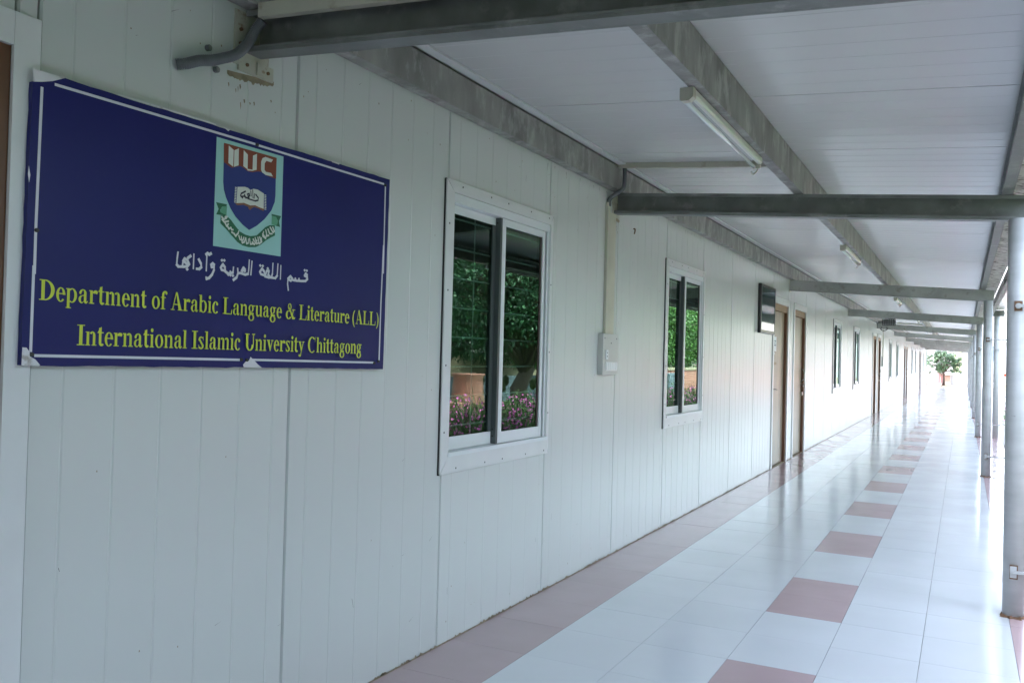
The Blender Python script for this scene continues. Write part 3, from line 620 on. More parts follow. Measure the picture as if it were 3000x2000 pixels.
# serif bold lettering, 1000 units per em
def ring(cx,cy,rx,ry,tx,ty,a0,a1,n=14):
    out=[]
    for i in range(n):
        A=math.radians(a0+(a1-a0)*i/n); B=math.radians(a0+(a1-a0)*(i+1)/n)
        o=lambda t:(cx+rx*math.cos(t),cy+ry*math.sin(t)); q=lambda t:(cx+(rx-tx)*math.cos(t),cy+(ry-ty)*math.sin(t))
        out.append([q(A),o(A),o(B),q(B)])
    return out
def R(x0,y0,x1,y1): return [[(x0,y0),(x1,y0),(x1,y1),(x0,y1)]]
def dot(cx,cy,r,n=10): return [[(cx+r*math.cos(2*math.pi*i/n),cy+r*math.sin(2*math.pi*i/n)) for i in range(n)]]
def arch(x0,x1,top=473,stem=115,foot=True):
    # right stem with shoulder joining from x0
    o=R(x1-stem,0,x1,330); o+=ring((x0+x1)/2+10,330,(x1-x0)/2-10,143,stem,45,0,150)
    return o
def sf(x0,x1,y,h=30): return R(x0,y,x1,y+h)
G={}
G[' ']=(250,[])
G['D']=(722,R(105,0,250,676)+sf(16,330,0)+sf(16,330,646)+ring(250,338,430,338,160,34,-90,90,20))
G['e']=(444,ring(232,228,205,245,118,32,0,320,20)+R(75,245,420,278)+[[(320,245),(437,228),(437,260),(330,300)]])
G['p']=(556,R(68,-205,190,455)+sf(18,190,430)+sf(18,262,-205)+ring(290,228,230,245,125,34,-125,130,20))
G['a']=(500,ring(205,125,168,138,108,34,95,275,12)+R(285,45,400,360)+ring(235,345,165,128,110,32,0,165,12)+dot(112,350,55)+[[(290,290),(200,265),(200,235),(290,250)]]+[[(290,40),(400,60),(430,55),(475,90),(480,60),(410,-12),(340,-5)]]+[[(205,-13),(300,60),(300,100),(205,20)]])
G['r']=(444,R(72,0,195,455)+sf(20,195,430)+sf(20,275,0)+ring(330,330,145,143,120,60,75,165,8)+dot(375,400,62))
G['t']=(333,R(85,70,205,600)+sf(20,310,425,36)+[[(85,455),(205,455),(205,630),(180,630),(30,461)]]+ring(215,105,130,118,110,75,180,330,12))
G['m']=(833,R(72,0,190,455)+sf(20,190,430)+sf(20,240,0)+arch(170,470)+sf(310,515,0)+arch(440,750)+sf(590,812,0))
G['n']=(556,R(72,0,190,455)+sf(20,190,430)+sf(20,240,0)+arch(170,478)+sf(310,535,0))
G['h']=(556,R(72,0,190,660)+sf(18,190,646)+sf(20,240,0)+arch(170,478)+sf(310,535,0))
G['o']=(500,ring(250,230,225,243,120,32,0,360,26))
G['f']=(333,R(85,0,205,560)+sf(15,300,425,34)+sf(18,280,0)+ring(255,540,170,151,118,60,50,180,12)+dot(325,610,60))
G['A']=(722,[[(300,690),(380,690),(650,0),(480,0)],[(300,690),(350,690),(140,0),(95,0)]]+R(170,200,540,240)+sf(10,240,0)+sf(420,710,0))
G['b']=(556,R(68,30,190,660)+sf(15,190,646)+ring(290,228,230,245,125,34,-145,130,20)+[[(68,30),(68,-10),(90,-10),(150,40)]])
G['i']=(278,R(78,0,200,455)+sf(18,200,430)+sf(18,260,0)+dot(138,610,72))
G['c']=(444,ring(240,228,215,245,122,34,50,318,20)+dot(335,375,62))
G['L']=(667,R(110,0,255,676)+sf(18,360,646)+R(18,0,620,34)+[[(560,0),(620,0),(640,210),(610,210)]])
G['g']=(500,ring(225,315,180,158,100,30,0,360,22)+R(350,405,480,455)+[[(120,200),(170,200),(180,110),(90,120)]]+[[(90,150),(100,60),(420,60),(400,130)]]+ring(240,-60,215,150,110,36,0,360,24)+R(300,60,400,90))
G['u']=(556,R(75,130,195,455)+sf(18,195,430)+ring(210,140,135,154,120,60,180,300,12)+R(355,0,475,455)+sf(300,475,430)+sf(355,535,0)+[[(230,-10),(365,70),(365,110),(230,45)]])
G['&']=(833,ring(340,545,140,146,70,32,0,360,20)+ring(270,180,225,195,125,36,60,330,18)+[[(230,560),(300,520),(720,40),(640,-12),(560,-5)]]+[[(610,440),(660,400),(560,70),(500,70)]]+sf(520,780,400)+[[(640,40),(700,-15),(800,60),(790,90)]]+[[(260,330),(300,320),(410,440),(390,470)]])
G['(']=(333,ring(330,250,285,430,110,26,105,255,14))
G[')']=(333,ring(5,250,285,430,110,26,-75,75,14))
G['I']=(389,R(122,0,268,676)+sf(20,370,0)+sf(20,370,646))
G['l']=(278,R(78,0,200,660)+sf(15,200,646)+sf(18,260,0))
G['s']=(389,ring(185,350,155,123,100,40,30,200,12)+ring(190,118,160,132,110,44,-160,20,12)+[[(35,350),(110,390),(350,140),(300,60),(240,120)]]+[[(30,160),(50,0),(65,0),(65,150)]]+[[(330,320),(330,470),(312,470),(305,340)]])
G['U']=(722,R(105,230,250,676)+sf(16,345,646)+ring(370,235,265,250,145,50,180,360,20)+R(580,230,635,676)+sf(500,710,646))
G['v']=(500,[[(60,440),(190,440),(320,130),(270,-15),(245,-15)],[(370,440),(425,440),(275,-15),(250,60)]]+sf(12,250,430)+sf(330,488,430))
G['y']=(500,[[(60,440),(190,440),(320,110),(275,-10),(250,-10)],[(375,440),(430,440),(235,-120),(190,-120)]]+sf(12,250,430)+sf(335,490,430)+ring(150,-95,100,115,60,55,230,360,10)+dot(95,-150,52))
G['C']=(722,ring(375,331,340,358,150,38,48,312,22)+[[(600,470),(625,470),(630,690),(605,690)]]+[[(600,600),(560,560),(620,600)]])
def textline(txt,y0,y1,zb0,zb1,cap,m,name):
    tot=sum(G[c][0] for c in txt); polys=[]; x=0; sx=(y1-y0)/tot; sz=cap/676
    for c in txt:
        for p in G[c][1]:
            q=[]
            for a,b in p:
                t=(x+a)/tot; q.append((y0+(x+a)*sx, zb0+(zb1-zb0)*t+b*sz))
            polys.append(q)
        x+=G[c][0]
    return flat(name,polys,m,XB+0.002)
textline('Department of Arabic Language & Literature (ALL)',3.610,7.325,3.782,3.764,0.137,'signyellow','department_lettering')
textline('International Islamic University Chittagong',3.895,7.050,3.488,3.468,0.142,'signyellow','university_lettering')

# ------------------------------------------------------------------ wall fittings
# flexible hose beside beam
hz=empty('corrugated_hose',(0.05,4.7,5.7)); tag(hz,'short grey corrugated hose coming out of the wall above the blue sign','hose')
ctrl=[(0.01,4.72,5.70),(0.06,4.77,5.715),(0.08,4.88,5.77),(0.08,5.01,5.815),(0.08,5.13,5.87),(0.08,5.26,5.94),(0.09,5.35,6.03),(0.11,5.40,6.12),(0.14,5.43,6.21),(0.2,5.44,6.27)]
def spline(ps,n):
    P=[Vector(p) for p in ps]; P=[P[0]*2-P[1]]+P+[P[-1]*2-P[-2]]; out=[]
    for i in range(1,len(P)-2):
        for k in range(n):
            t=k/n; a,b,c,d=P[i-1:i+3]
            out.append(0.5*((2*b)+(-a+c)*t+(2*a-5*b+4*c-d)*t*t+(-a+3*b-3*c+d)*t**3))
    out.append(P[-2]); return out
sp=spline(ctrl,24); MB().tube(sp,0.05,12,radii=[0.040+0.005*(1 if i%4<2 else -1) for i in range(len(sp))]).build('hose','hose',hz,smooth=True)
for q in ((5.03,5.93),(5.12,5.78)):
    MB().tube([(0.0,q[0],q[1]),(0.03,q[0],q[1])],0.026,12).build('clip','hose',hz)
    MB().tube([(0.02,q[0],q[1]),(0.04,q[0],q[1])],0.018,12).build('clip','steel',hz)
br=empty('beam_bracket',(0,5.47,5.9)); tag(br,'rusty cream steel bracket holding the nearest beam to the wall','bracket')
MB().box(0.002,0.018,5.31,5.455,5.90,6.36).build('plate','rustplate',br)
MB().box(0.002,0.022,5.36,5.77,5.855,5.98).build('plate','rustplate',br)
MB().box(0.022,0.04,5.56,5.66,5.865,5.97).build('plate','rustplate',br)
for a,b in ((5.37,6.2),(5.37,6.08),(5.45,5.92),(5.70,5.92)):
    MB().tube([(0.018,a,b),(0.034,a,b)],0.016,8).build('bolt','rust',br)
# cable trunking
t=MB(); ramp(0.22,6.3,5.36,5.425,lambda x:zt(x)-0.10,lambda x:zt(x)+0.02,t); o=t.build('cable_trunking','cream'); tag(o,'long cream cable trunking fixed along the nearest overhead beam','cable trunking')
t=MB(); ramp(0.10,3.05,14.0,14.08,lambda x:rz(x)-0.09,lambda x:rz(x)-0.004,t); o=t.build('cable_trunking','cream'); tag(o,'short cream cable trunking under the roof running to the middle purlin','cable trunking')
t=MB().bbox(0.001,0.055,13.87,13.975,3.90,6.16,0.006); o=t.build('cable_trunking','cream'); tag(o,'vertical cream cable duct running down the wall into the switch box','cable trunking')
o=MB().tube(spline([(0.04,13.92,6.10),(0.05,13.93,6.22),(0.14,14.0,6.32),(0.25,14.05,6.42),(0.27,14.06,6.6),(0.26,14.06,6.82)],8),0.038,10).build('cable_hose','hose',smooth=True); tag(o,'dark bent cable hose between the second beam and the vertical duct','hose')
o=MB().bbox(0.001,0.012,14.0,14.36,3.9,6.02,0.003).build('cover_strip','cream'); tag(o,'pale vertical cover strip on the wall below the second beam','cover strip')
sb=empty('switch_box',(0.05,14.0,3.5)); tag(sb,'grey wall switch box with one socket and a row of switches','switch box')
MB().bbox(0.001,0.105,13.66,14.36,3.19,3.895,0.008).build('casing','boxgrey',sb)
MB().bbox(0.106,0.122,13.76,13.86,3.46,3.62,0.004).build('socket','alu',sb)
for z in (3.51,3.57): MB().box(0.1222,0.124,13.80,13.82,z-0.012,z+0.012).build('socket_hole','black',sb)
MB().bbox(0.106,0.116,13.76,14.30,3.26,3.42,0.004).build('switch_plate','trim',sb)
for k in range(6): MB().bbox(0.1162,0.128,13.785+k*0.086,13.855+k*0.086,3.28,3.40,0.005).build('switch','alu',sb)
for q in ((13.72,3.82),(14.28,3.82),(14.02,3.74)): MB().tube([(0.105,*q),(0.11,*q)],0.012,8).build('screw','darkalu',sb)
# display on wall
tv=empty('wall_screen',(0.1,27,5)); tag(tv,'black framed glossy screen mounted on the wall before the first brown door','screen')
MB().bbox(0.002,0.09,26.40,28.60,4.35,5.84,0.012).build('casing','bezel',tv)
MB().box(0.0905,0.094,26.5,28.5,4.45,5.75).build('screen','screen',tv)
f=MB(); f.box(0.0905,0.102,26.41,26.498,4.36,5.83); f.box(0.0905,0.102,28.502,28.59,4.36,5.83); f.box(0.0905,0.102,26.5,28.5,4.36,4.448); f.box(0.0905,0.102,26.5,28.5,5.752,5.83); f.build('frame','bezel',tv)
# scratches, insect specks and dirt runs on the wall panels
random.seed(21); sc=MB(); sp2=MB()
def onwall(y,z):
    for o in opens:
        if o[0]-0.2<y<o[1]+0.2 and (o[2]!='w' or 1.9<z<5.7): return False
    return not (3.5<y<7.7 and 3.2<z<5.5)
for i in range(260):
    y=3.6+random.random()**1.6*45; z=random.choice([random.uniform(0.1,6.2),random.uniform(0.05,1.2),random.uniform(5.2,6.3)])
    if not onwall(y,z): continue
    if i%3==0:
        a=random.uniform(-0.3,0.3)+(1.57 if i%2 else 0.4); L=random.uniform(0.02,0.10); w_=0.0018
        dy,dz=math.cos(a)*L,math.sin(a)*L; sc.poly([(0.0016,y,z),(0.0016,y+dy,z+dz),(0.0016,y+dy+w_*2,z+dz+w_),(0.0016,y+w_*2,z-w_)])
    else:
        r_=random.uniform(0.004,0.011); sp2.poly([(0.0014,y+r_*math.cos(q*1.26)*random.uniform(0.6,1),z+r_*math.sin(q*1.26)*1.3) for q in range(5)])
for i in range(420):
    y=random.uniform(3.6,40); L=random.uniform(0.02,0.10); w_=random.uniform(0.03,0.12)
    if not onwall(y,0.1): continue
    sp2.poly([(0.0112,y,0.012),(0.0112,y+w_,0.012),(0.0112,y+w_*0.7,0.012+L*0.25),(0.0112,y+w_*0.4,0.012+L*0.35)])
for i in range(34):
    y=random.uniform(11,31); z=6.37-random.uniform(0,0.03)
    sc.poly([(0.0015,y,z),(0.0015,y+0.012,z),(0.0015,y+0.006+random.uniform(-0.02,0.02),z-random.uniform(0.03,0.12))])
for nm,mb,mm in (('wall_scratches',sc,'web'),('wall_specks',sp2,'scuff')):
    o=mb.build(nm,mm,bld); o['kind']='stuff'
    for p in o.data.polygons:
        if p.normal.x<0: p.flip()
# irregular rust stain below the nearest beam bracket and the second beam end
for y0_,y1_,z0_,z1_ in ((5.25,5.80,5.80,5.86),(14.34,14.56,5.95,5.93)):
    mb=MB(); n_=34; top=[]; bot=[]
    for i in range(n_+1):
        t=i/n_; y=y0_+(y1_-y0_)*t; z=z0_+(z1_-z0_)*t; e=math.sin(math.pi*t)**0.4
        top.append((y,z+0.02)); bot.append((y,z-0.01-0.03*e*random.random()-0.015*e))
    for i in range(n_): mb.poly([(0.002,*bot[i]),(0.002,*bot[i+1]),(0.002,*top[i+1]),(0.002,*top[i])])
    for i in range(9):
        y=random.uniform(y0_,y1_+0.06); z=z0_-random.uniform(0.05,0.22); w_=random.uniform(0.004,0.012); L=random.uniform(0.02,0.06)
        mb.poly([(0.0024,y,z),(0.0024,y+w_,z-L),(0.0024,y+w_*2,z-L*0.4),(0.0024,y+w_*1.4,z+L*0.2)])
    o=mb.build('rust_stain','scuff',bld); o['kind']='stuff'
    for p in o.data.polygons:
        if p.normal.x<0: p.flip()
# small hook
o=MB().tube(spline([(0,15.3,5.9),(0.03,15.3,5.9),(0.04,15.28,5.85),(0.03,15.27,5.8)],6),0.012,6).build('wall_hook','rust'); tag(o,'tiny dark hook on the wall right of the second beam end','hook')
# fluorescent tubes
def tubelight(y0,lab):
    t=empty('tube_light',(3.05,y0,6.1)); tag(t,lab,'light','unlit tube lights under the middle purlin')
    L=3.35; h=MB(); prof=[(3.045,6.165),(3.04,6.11),(3.055,6.09),(3.10,6.085),(3.115,6.11),(3.115,6.165)]
    h.extr(prof,y0+0.12,y0+L-0.05); h.build('housing','housing',t)
    h=MB(); h.extr([(2.985,6.165),(2.985,6.06),(3.0,6.035),(3.08,6.035),(3.12,6.07),(3.12,6.165)],y0,y0+0.10); h.build('end_cap','cream',t)
    MB().box(2.985,3.09,y0+L-0.05,y0+L,6.04,6.16).build('end_cap','cream',t)
    MB().tube([(3.008,y0+0.09,6.065),(3.008,y0+L-0.03,6.065)],0.027,14).build('tube','tube',t,smooth=True)
    MB().tube(spline([(2.97,y0+L-0.02,6.0),(2.98,y0+L+0.04,5.98),(3.03,y0+L+0.05,6.03),(3.07,y0+L+0.03,6.13)],6),0.010,6).build('wire','cream',t)
    MB().tube([(3.05,y0+0.5,6.14),(3.05,y0+0.5,6.172)],0.02,8).build('bolt','steel',t)
    return t
for i,(y,l) in enumerate([(8.25,'large unlit tube light nearest the camera under the middle purlin'),(20.7,'second unlit tube light, just past the second cross beam'),(37.6,'third unlit tube light along the middle purlin'),(54.4,'fourth unlit tube light, near the caged floodlight'),(71.5,'fifth unlit tube light, far along the walkway'),(88.5,'farthest unlit tube light in view')]):
    tubelight(y,l)
# floodlight far
fd=empty('floodlight',(0.9,64.8,6.5)); tag(fd,'black caged floodlight hanging by the wall far down the walkway','floodlight')
MB().bbox(0.50,1.30,64.9,65.1,6.18,6.60,0.02).build('casing','trim',fd)
mb=MB()
for k in range(7): x=0.50+0.8*k/6; mb.box(x-0.022,x+0.022,64.82,64.86,6.18,6.60)
for k in range(4): z=6.18+0.42*k/3; mb.box(0.48,1.32,64.78,64.818,z-0.022,z+0.022)
mb.build('cage','bezel',fd); MB().box(0.2,0.5,64.95,65.05,6.3,6.5).build('mount','steel',fd)
o=MB().tube(spline([(0.35,65.9,6.1),(0.3,65.9,5.93),(0.5,65.9,5.84),(0.7,65.9,5.93),(0.68,65.9,6.1)],8),0.028,8).build('cable_loop','bezel'); tag(o,'black cable loop hanging below the beam near the floodlight','cable')
t=MB().box(0.001,0.05,71.6,71.75,4.05,6.2); o=t.build('cable_trunking','cream'); tag(o,'distant vertical cable duct on the wall beyond the second door pair','cable trunking')
o=MB().bbox(0.001,0.105,70.95,71.9,3.33,4.05).build('meter_box','boxgrey'); tag(o,'distant small grey box on the wall beyond the second door pair','switch box')
t=MB(); ramp(1.3,3.05,66.2,66.3,lambda x:zt(x)+0.06,lambda x:zt(x)+0.15,t); o=t.build('cable_trunking','cream'); tag(o,'distant cream cable trunking across the roof near the floodlight','cable trunking')

# ------------------------------------------------------------------ foliage
def leafquad(mb,p,d,up,L,W):
    s=d.cross(up)
    if s.length<1e-3: s=Vector((1,0,0))
    s.normalize(); n=s.cross(d)
    b=len(mb.v); m=p+d*L*0.5-n*L*0.08
    mb.v+=[tuple(p),tuple(m+s*W),tuple(p+d*L-n*L*0.2),tuple(m-s*W)]; mb.f.append((b,b+1,b+2,b+3))
def rv(): 
    while True:
        v=Vector([random.uniform(-1,1) for _ in range(3)])
        if 0.05<v.length<1: return v
def tree_mesh(h,rx,rz,trunk_h,nclump,nleaf,LL,WW,m,seed,droop=0.3,clump=0.16):
    random.seed(seed)
    root=empty('tree',(0,0,0))
    tr=MB(); tr.tube([(0,0,-0.3),(0.02*h,0,trunk_h*0.5),(-0.01*h,0.02*h,trunk_h),(0.02*h,0,trunk_h+rz)],0.3,10,radii=[h*0.05,h*0.036,h*0.03,h*0.01])
    cz=h-rz; fo=MB()
    for c in range(nclump):
        v=rv(); v=v.normalized()*(0.35+0.65*random.random()**0.5)
        if v.z<-0.75: v.z*=0.6
        c_=Vector((v.x*rx,v.y*rx,cz+v.z*rz)); cr=rx*clump*random.uniform(0.7,1.5)
        if c%4==0:
            s0=Vector((0,0,trunk_h+random.uniform(-0.1,0.5)*rz)); mid=(s0+c_)*0.5+Vector((0,0,0.05*h))
            tr.tube([s0,mid,c_],0.1,6,radii=[h*0.012,h*0.008,h*0.003])
        for l in range(nleaf):
            u=rv(); p=c_+u*cr; d=(u.normalized()+Vector((0,0,-droop))+rv()*0.5).normalized()
            leafquad(fo,p,d,rv(),LL*random.uniform(0.7,1.3),WW)
    tr.build('trunk','bark',root,smooth=True); fo.build('crown',m,root)
    random.seed(7)
    return root
tA=tree_mesh(17,6.8,6.9,2.8,420,95,0.27,0.075,'leaf',3,clump=0.13)
tag(tA,'large dark green garden tree with hanging fruits, reflected in the nearest window','tree','garden trees right of the walkway')
tA.location=(22*U,54.5*U,-0.3*U)
for k,(a,b,c) in enumerate([(-1.8,-1.2,2.2),(-1.2,-0.8,1.9),(1.9,1.0,2.0),(1.3,-0.6,1.6),(2.4,-1.5,2.1)]):
    mb=MB(); mb.tube([(a,b,c+0.3),(a,b,c+0.1),(a,b,c-0.3),(a,b,c-0.5)],0.2,10,radii=[0.05,0.25,0.25,0.05]); 
    o=mb.build('fruit','fruit',None,smooth=True); o.parent=tA
tB=tree_mesh(13,6.0,5.6,2.4,300,75,0.34,0.09,'leaf2',5)
tag(tB,'bright green bushy tree behind the pink wall, reflected in the second window','tree','garden trees right of the walkway')
tB.location=(27*U,98*U,-0.3*U); 
spots=[('A',23,34,0.5,1.1,'tall dark tree opposite the nearest window, left of the fruit tree'),('A',15.2,17,2.1,0.8,'tall dark tree beside the near end of the walkway'),('A',16.5,1,4.0,0.72,'tall dark tree beside the camera position'),('A',17,-18,1.1,0.8,'tall dark tree behind the camera position'),
('B',28,72,3.3,1.0,'bright bushy tree between the fruit tree and the pink wall'),('B',30,120,4.4,1.05,'bright bushy tree farther along behind the pink wall'),('A',36,83,5.2,1.15,'dark tree in the second row, farther along the walkway'),('A',36,65,0.3,1.15,'dark tree in the second row, directly behind the fruit tree')]
for k,x,y,r,s,l in spots:
    c=copytree(tA if k=='A' else tB,None); c.location=(x*U,y*U,(-2.0 if x==36 else -0.3)*U); c.rotation_euler.z=r; c.scale=(s,s,s); tag(c,l,'tree','garden trees right of the walkway')
# tall out-of-view hedge, added to block light and darken the near wall
random.seed(31); hd=empty('added_shade_hedge',(11,-12,-0.3)); tag(hd,'tall dense dark hedge added out of view to shade the near walkway','hedge')
fo=MB()
for i in range(16000):
    f_=random.random()
    if f_<0.5: p=Vector((random.gauss(9.8,0.15),random.uniform(-36,9),random.uniform(-0.3,5.2)))
    elif f_<0.7: p=Vector((random.uniform(9.8,12),random.gauss(9,0.2),random.uniform(-0.3,5.2)))
    else: p=Vector((random.uniform(9.7,12.1),random.uniform(-36,9),random.gauss(5.2,0.25)))
    leafquad(fo,p,rv().normalized(),rv(),random.uniform(0.3,0.55),0.12)
fo.build('leaves','leaf',hd); MB().box(10,11.9,-36,8.8,-0.5,5.0).build('dense_core','bark',hd)
# mango tree at the end
random.seed(11)
mg=empty('mango_tree',(1.9,200,-0.4)); tag(mg,'small mango tree with drooping leaves beyond the end of the walkway','tree')
tr=MB(); tr.tube([(0,0,-0.2),(0.05,0,1.0),(0.0,0,2.4),(0.1,0,4.2),(0.2,0,6.4)],0.2,10,radii=[0.26,0.20,0.16,0.11,0.04]); fo=MB()
cl=[]
for i in range(150):
    v=rv(); v=v.normalized()*random.uniform(0.45,1.0)
    c=Vector((v.x*3.3-0.05,v.y*2.6,4.75+v.z*2.6)); 
    if 0.35<c.x<1.3 and 2.5<c.z<3.8: continue
    cl.append(c)
cl+=[Vector((-2.9,-0.5,2.3)),Vector((-2.6,-0.6,2.6)),Vector((3.0,0,2.8)),Vector((2.4,-0.4,2.9)),Vector((-2.7,0,4.3))]
for i,c in enumerate(cl):
    if i%3==0 or c.z<3: 
        s0=Vector((0.05,0,random.uniform(2.4,4.0))); tr.tube([s0,(s0+c)*0.5+Vector((0,0,0.25)),c],0.05,6,radii=[0.08,0.05,0.02])
    for k in range(3):
        cc=c+rv()*0.35
        for l in range(17):
            a=random.uniform(0,6.28); e=random.uniform(-1.1,0.3); d=Vector((math.cos(a)*math.cos(e),math.sin(a)*math.cos(e),math.sin(e)))
            leafquad(fo,cc,d,Vector((0,0,1)),random.uniform(0.45,0.75),0.055)
for ob in (tr.build('trunk','bark',None,smooth=True),fo.build('crown','mango',None)): ob.parent=mg
# flowers along the bed
random.seed(5)
st=MB(); pt=MB()
for i in range(8500):
    x=random.uniform(7.8,12.5); y=random.uniform(2,62) if i%2 else random.uniform(16,40); h=random.uniform(0.9,2.1)*(0.8+0.25*math.sin(y*1.3))
    base=Vector((x,y,-0.3)); lean=rv()*0.35; lean.z=0; top=base+lean+Vector((0,0,h))
    for k in range(9):
        t=random.uniform(0.05,1); p=base+(top-base)*t; d=(rv()+Vector((0,0,0.9))).normalized(); leafquad(st,p,d,rv(),random.uniform(0.2,0.5),0.022)
    for q_ in range(random.choice([0,1,1,2,3])):
        top=base+lean+Vector((random.uniform(-.15,.15),random.uniform(-.15,.15),h*random.uniform(0.7,1.03)))
        n=Vector((-0.8,-0.3,0.6))+rv()*0.4; n.normalize(); a=n.cross(Vector((0,0,1))).normalized(); b=n.cross(a); r=random.uniform(0.03,0.062)
        pt.poly([tuple(top+a*math.cos(q*1.047)*r+b*math.sin(q*1.047)*r) for q in range(6)])
o=st.build('flower_foliage','stem'); tag(o,kind='stuff'); o['label']='feathery green flower foliage in the bed right of the walkway'
o=pt.build('flower_heads','petal'); tag(o,kind='stuff'); o['label']='magenta flowers in the bed right of the walkway'
gr=MB()
for i in range(9000):
    x=random.uniform(13.9,24); y=random.uniform(25,110); p=Vector((x,y,-0.36)); leafquad(gr,p,(Vector((0,0,1))+rv()*0.5).normalized(),rv(),random.uniform(0.12,0.3),0.03)
o=gr.build('lawn_grass','blade'); tag(o,kind='stuff'); o['label']='grass blades on the garden lawn'
# salmon pedestal seat
pd=empty('concrete_planter',(20,43.7,-0.3)); tag(pd,'salmon pink tapered concrete planter on the garden lawn','planter')
mb=MB(); n=24; 
mb.tube([(0,0,-0.1),(0,0,1.1),(0,0,2.35),(0,0,2.55),(0,0,2.62)],1,n,radii=[1.15,0.98,0.86,0.98,1.0]); o=mb.build('pot','salmon',None,smooth=True); o.parent=pd
mb=MB(); mb.box(-1.0,1.0,-2.4,-1.2,-0.1,1.0); o=mb.build('low_block','salmon',None); o.parent=pd
# garden walls
o=MB().box(28,28.4,-40,70,-0.5,1.7).build('garden_rail_wall','bluegrey'); tag(o,'low blue grey wall behind the garden lawn','wall')
o=MB().box(40,40.5,-40,140,-0.5,3.6).build('boundary_wall','tan'); tag(o,'cream boundary wall behind the garden trees','wall')
pw=empty('pink_garden_wall',(20,110,0)); tag(pw,'terracotta pink garden wall with cream coping right of the walkway','wall')
MB().box(20,20.5,76,150,-0.5,2.35).build('wall','salmon',pw); MB().box(19.9,20.6,76,150,2.354,2.6).build('coping','tan',pw)
o=MB().bbox(18.8,19.8,79,82.5,-0.4,2.1,0.03).build('utility_cabinet','bluegrey'); tag(o,'grey cabinet standing in front of the pink garden wall','cabinet')

# ------------------------------------------------------------------ far end
wl=empty('pink_end_wall',(0.5,185,0)); tag(wl,'low pink plaster wall at the far end of the walkway','wall')
mb=MB(); mb.v=[(-6,166,-0.6),(0.25,172,-0.6),(1.25,203,-0.6),(-6,210,-0.6),(-6,166,2.0),(0.25,172,2.0),(1.25,203,2.0),(-6,210,2.0)]
mb=MB(); 
def wallseg(mb,a,b,t,z0,z1):
    d=Vector((b[0]-a[0],b[1]-a[1])).normalized(); n=(-d[1]*t,d[0]*t); k=len(mb.v)
    P=[a,b,(b[0]+n[0],b[1]+n[1]),(a[0]+n[0],a[1]+n[1])]
    mb.v+=[(*p,z0) for p in P]+[(*p,z1) for p in P]
    mb.f+=[tuple(k+i for i in q) for q in ((3,2,1,0),(4,5,6,7),(0,1,5,4),(1,2,6,5),(2,3,7,6),(3,0,4,7))]
wallseg(mb,(0.0,165),(1.2,203),0.4,-0.6,1.92); mb.build('wall','pinkwall',wl)
mb=MB(); wallseg(mb,(1.25,203.2),(2.1,203.4),0.4,-0.6,1.85); mb.build('wall_return','pinkwall',wl)
o=MB().box(-4.0,0.0,162.3,163.0,-0.6,0.02).build('kerb','pave'); tag(o,'pale kerb below the pink end wall','kerb')
mb=MB(); mb.v=[(0.35,172,-0.35),(1.1,190,-0.4),(1.0,190,0.05),(0.2,172,-0.3)]; mb.f=[(0,1,2,3)]
o=MB().box(0.0,1.0,176,196,-0.6,-0.3); o.v=[(x+0.03*(y-176),y,z+(0.25 if y>180 and z>-0.5 else 0)) for x,y,z in o.v]; o=o.build('stone_slab','tan'); tag(o,'tilted stone slab at the foot of the pink wall','slab')
cb=empty('cabinet',(2.6,212,0)); tag(cb,'brown cabinet with a white top behind the mango trunk','cabinet')
MB().bbox(1.95,2.95,211,214,-0.2,1.45,0.03).build('body','brownbox',cb); MB().bbox(1.75,3.6,210.6,214.4,1.46,1.75,0.03).build('top','white',cb); MB().bbox(2.05,2.9,210.4,210.95,-0.5,-0.1,0.03).build('plinth','white',cb)
o=MB().bbox(3.0,4.35,213,218,-0.6,1.5,0.05).build('water_tank','white'); tag(o,'pale block standing right of the brown cabinet','tank')
o=MB().bbox(4.4,5.3,228,231,-0.6,1.0,0.05).build('grey_crate','boxgrey'); tag(o,'small grey crate near the white building','crate')
hb=empty('white_building',(6,262,0)); tag(hb,'tall white building with an olive window panel beyond the walkway end','building')
MB().box(-40,36,262,290,1.45,26).build('wall','white',hb); MB().box(-40,36,261.6,289,-0.6,1.446).build('plinth','white',hb)
f=MB(); f.box(2.95,3.05,261.8,261.99,1.7,9.0); f.box(5.05,5.15,261.8,261.99,1.7,9.0); f.box(3.052,5.048,261.8,261.99,1.7,1.8); f.box(3.052,5.048,261.8,261.99,5.1,5.2); wf=f.build('window','darkalu',hb)
MB().box(3.055,5.045,261.9,261.98,1.805,5.095).build('pane','olive',wf); MB().box(3.055,5.045,261.9,261.98,5.205,9.0).build('pane','olive',wf)
for x in (-12,-6,12,18,24): 
    wf=MB().box(x,x+2,261.9,261.99,5,9).build('window','bluegrey',hb)
for z in (10,18): MB().box(-40,36,261.2,261.99,z,z+0.6).build('floor_band','white',hb)
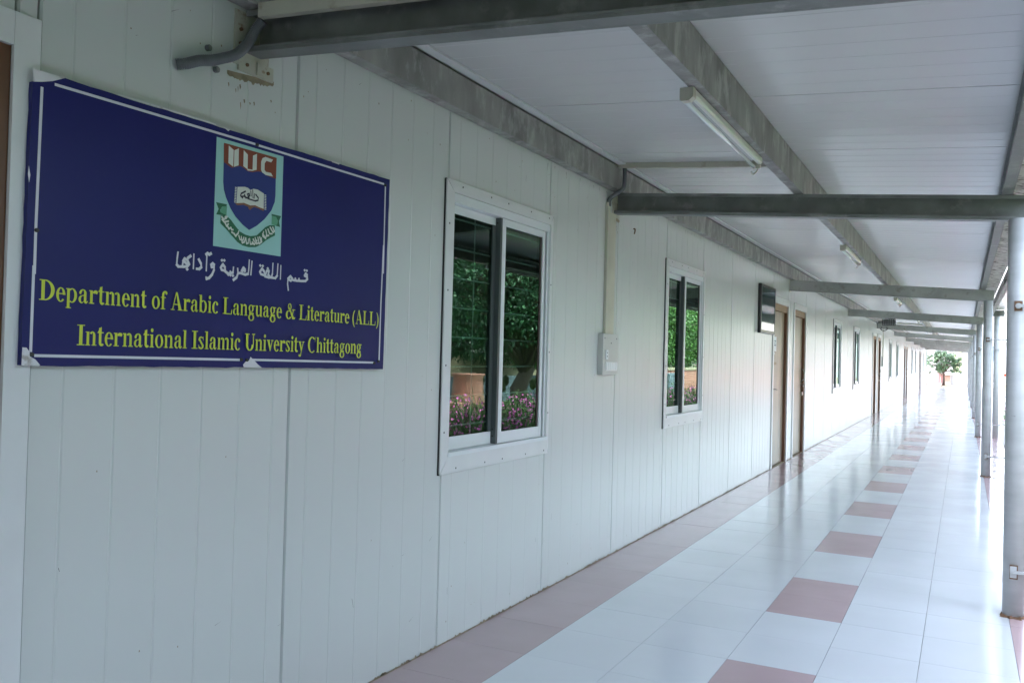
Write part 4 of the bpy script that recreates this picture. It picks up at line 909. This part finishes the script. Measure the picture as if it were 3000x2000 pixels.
# scraggly sapling with dark leaves left of the opening
random.seed(9)
sp_=empty('climbing_plant',(-0.6,168,0)); tag(sp_,'thin dark climbing plant beside the wall corner at the far end','plant')
tr=MB(); tr.tube([(0.25,0,-0.5),(0.3,0,3),(0.32,0,6.6)],0.05,6); fo=MB()
for i in range(220):
    z=random.choice([random.uniform(3.3,4.9),random.uniform(3.8,4.5),random.uniform(5.0,6.5)]); p=Vector((0.35+random.uniform(-0.2,0.6)*(1 if z<5 else 0.3),random.uniform(-0.5,0.5),z)); leafquad(fo,p,(rv()+Vector((0,0,-0.5))).normalized(),rv(),0.35,0.05)
for ob in (tr.build('stem','bark',None),fo.build('foliage','mango',None)): ob.parent=sp_
# orange cloths seen past the near column
random.seed(4)
def cloth(pts,name,lab):
    mb=MB(); n=10; (x0,z0),(x1,z1),(x2,z2),(x3,z3)=pts
    for i in range(n+1):
        for j in range(n+1):
            s,t=i/n,j/n; x=(x0*(1-s)+x1*s)*(1-t)+(x3*(1-s)+x2*s)*t; z=(z0*(1-s)+z1*s)*(1-t)+(z3*(1-s)+z2*s)*t
            mb.v.append((x,78+0.12*math.sin(s*9+t*3)+0.06*math.sin(t*11),z+0.03*math.sin(s*7)))
    for i in range(n):
        for j in range(n): a=i*(n+1)+j; mb.f.append((a,a+n+1,a+n+2,a+1))
    o=mb.build(name,'orange',None,smooth=True)
    md=o.modifiers.new('thick','SOLIDIFY'); md.thickness=0.006
    tag(o,lab,'cloth','orange cloths hanging by the yard'); return o
cloth([(8.50,4.0),(8.75,4.5),(9.4,4.4),(8.9,3.72)],'orange_cloth','upper orange cloth hanging in the bright yard beside the near column')
cloth([(8.25,2.80),(8.55,3.18),(9.4,3.4),(9.3,2.62)],'orange_cloth','lower orange cloth hanging in the bright yard beside the near column')
o=MB().tube([(8.95,78.2,-0.1),(8.95,78.2,5.0)],0.05,8).build('cloth_pole','bark'); tag(o,'thin dark pole behind the orange cloths','pole')
o=MB().bbox(10.6,12.6,150,156,-0.3,0.9,0.05).build('rubble_pile','tan'); tag(o,'tan masonry stack at the far side of the bright yard','masonry')
o=MB().bbox(9.5,12.0,118,128,-0.12,0.0,0.02).build('grey_slab','bluegrey'); tag(o,'low grey slab lying on the bright yard','slab')  # plain grey slab resting on the yard paving
bpy.context.view_layer.update()
print('OBJECTS', len(bpy.data.objects), 'TRIS', sum(len(o.data.polygons)*2 for o in bpy.data.objects if o.type=='MESH'))
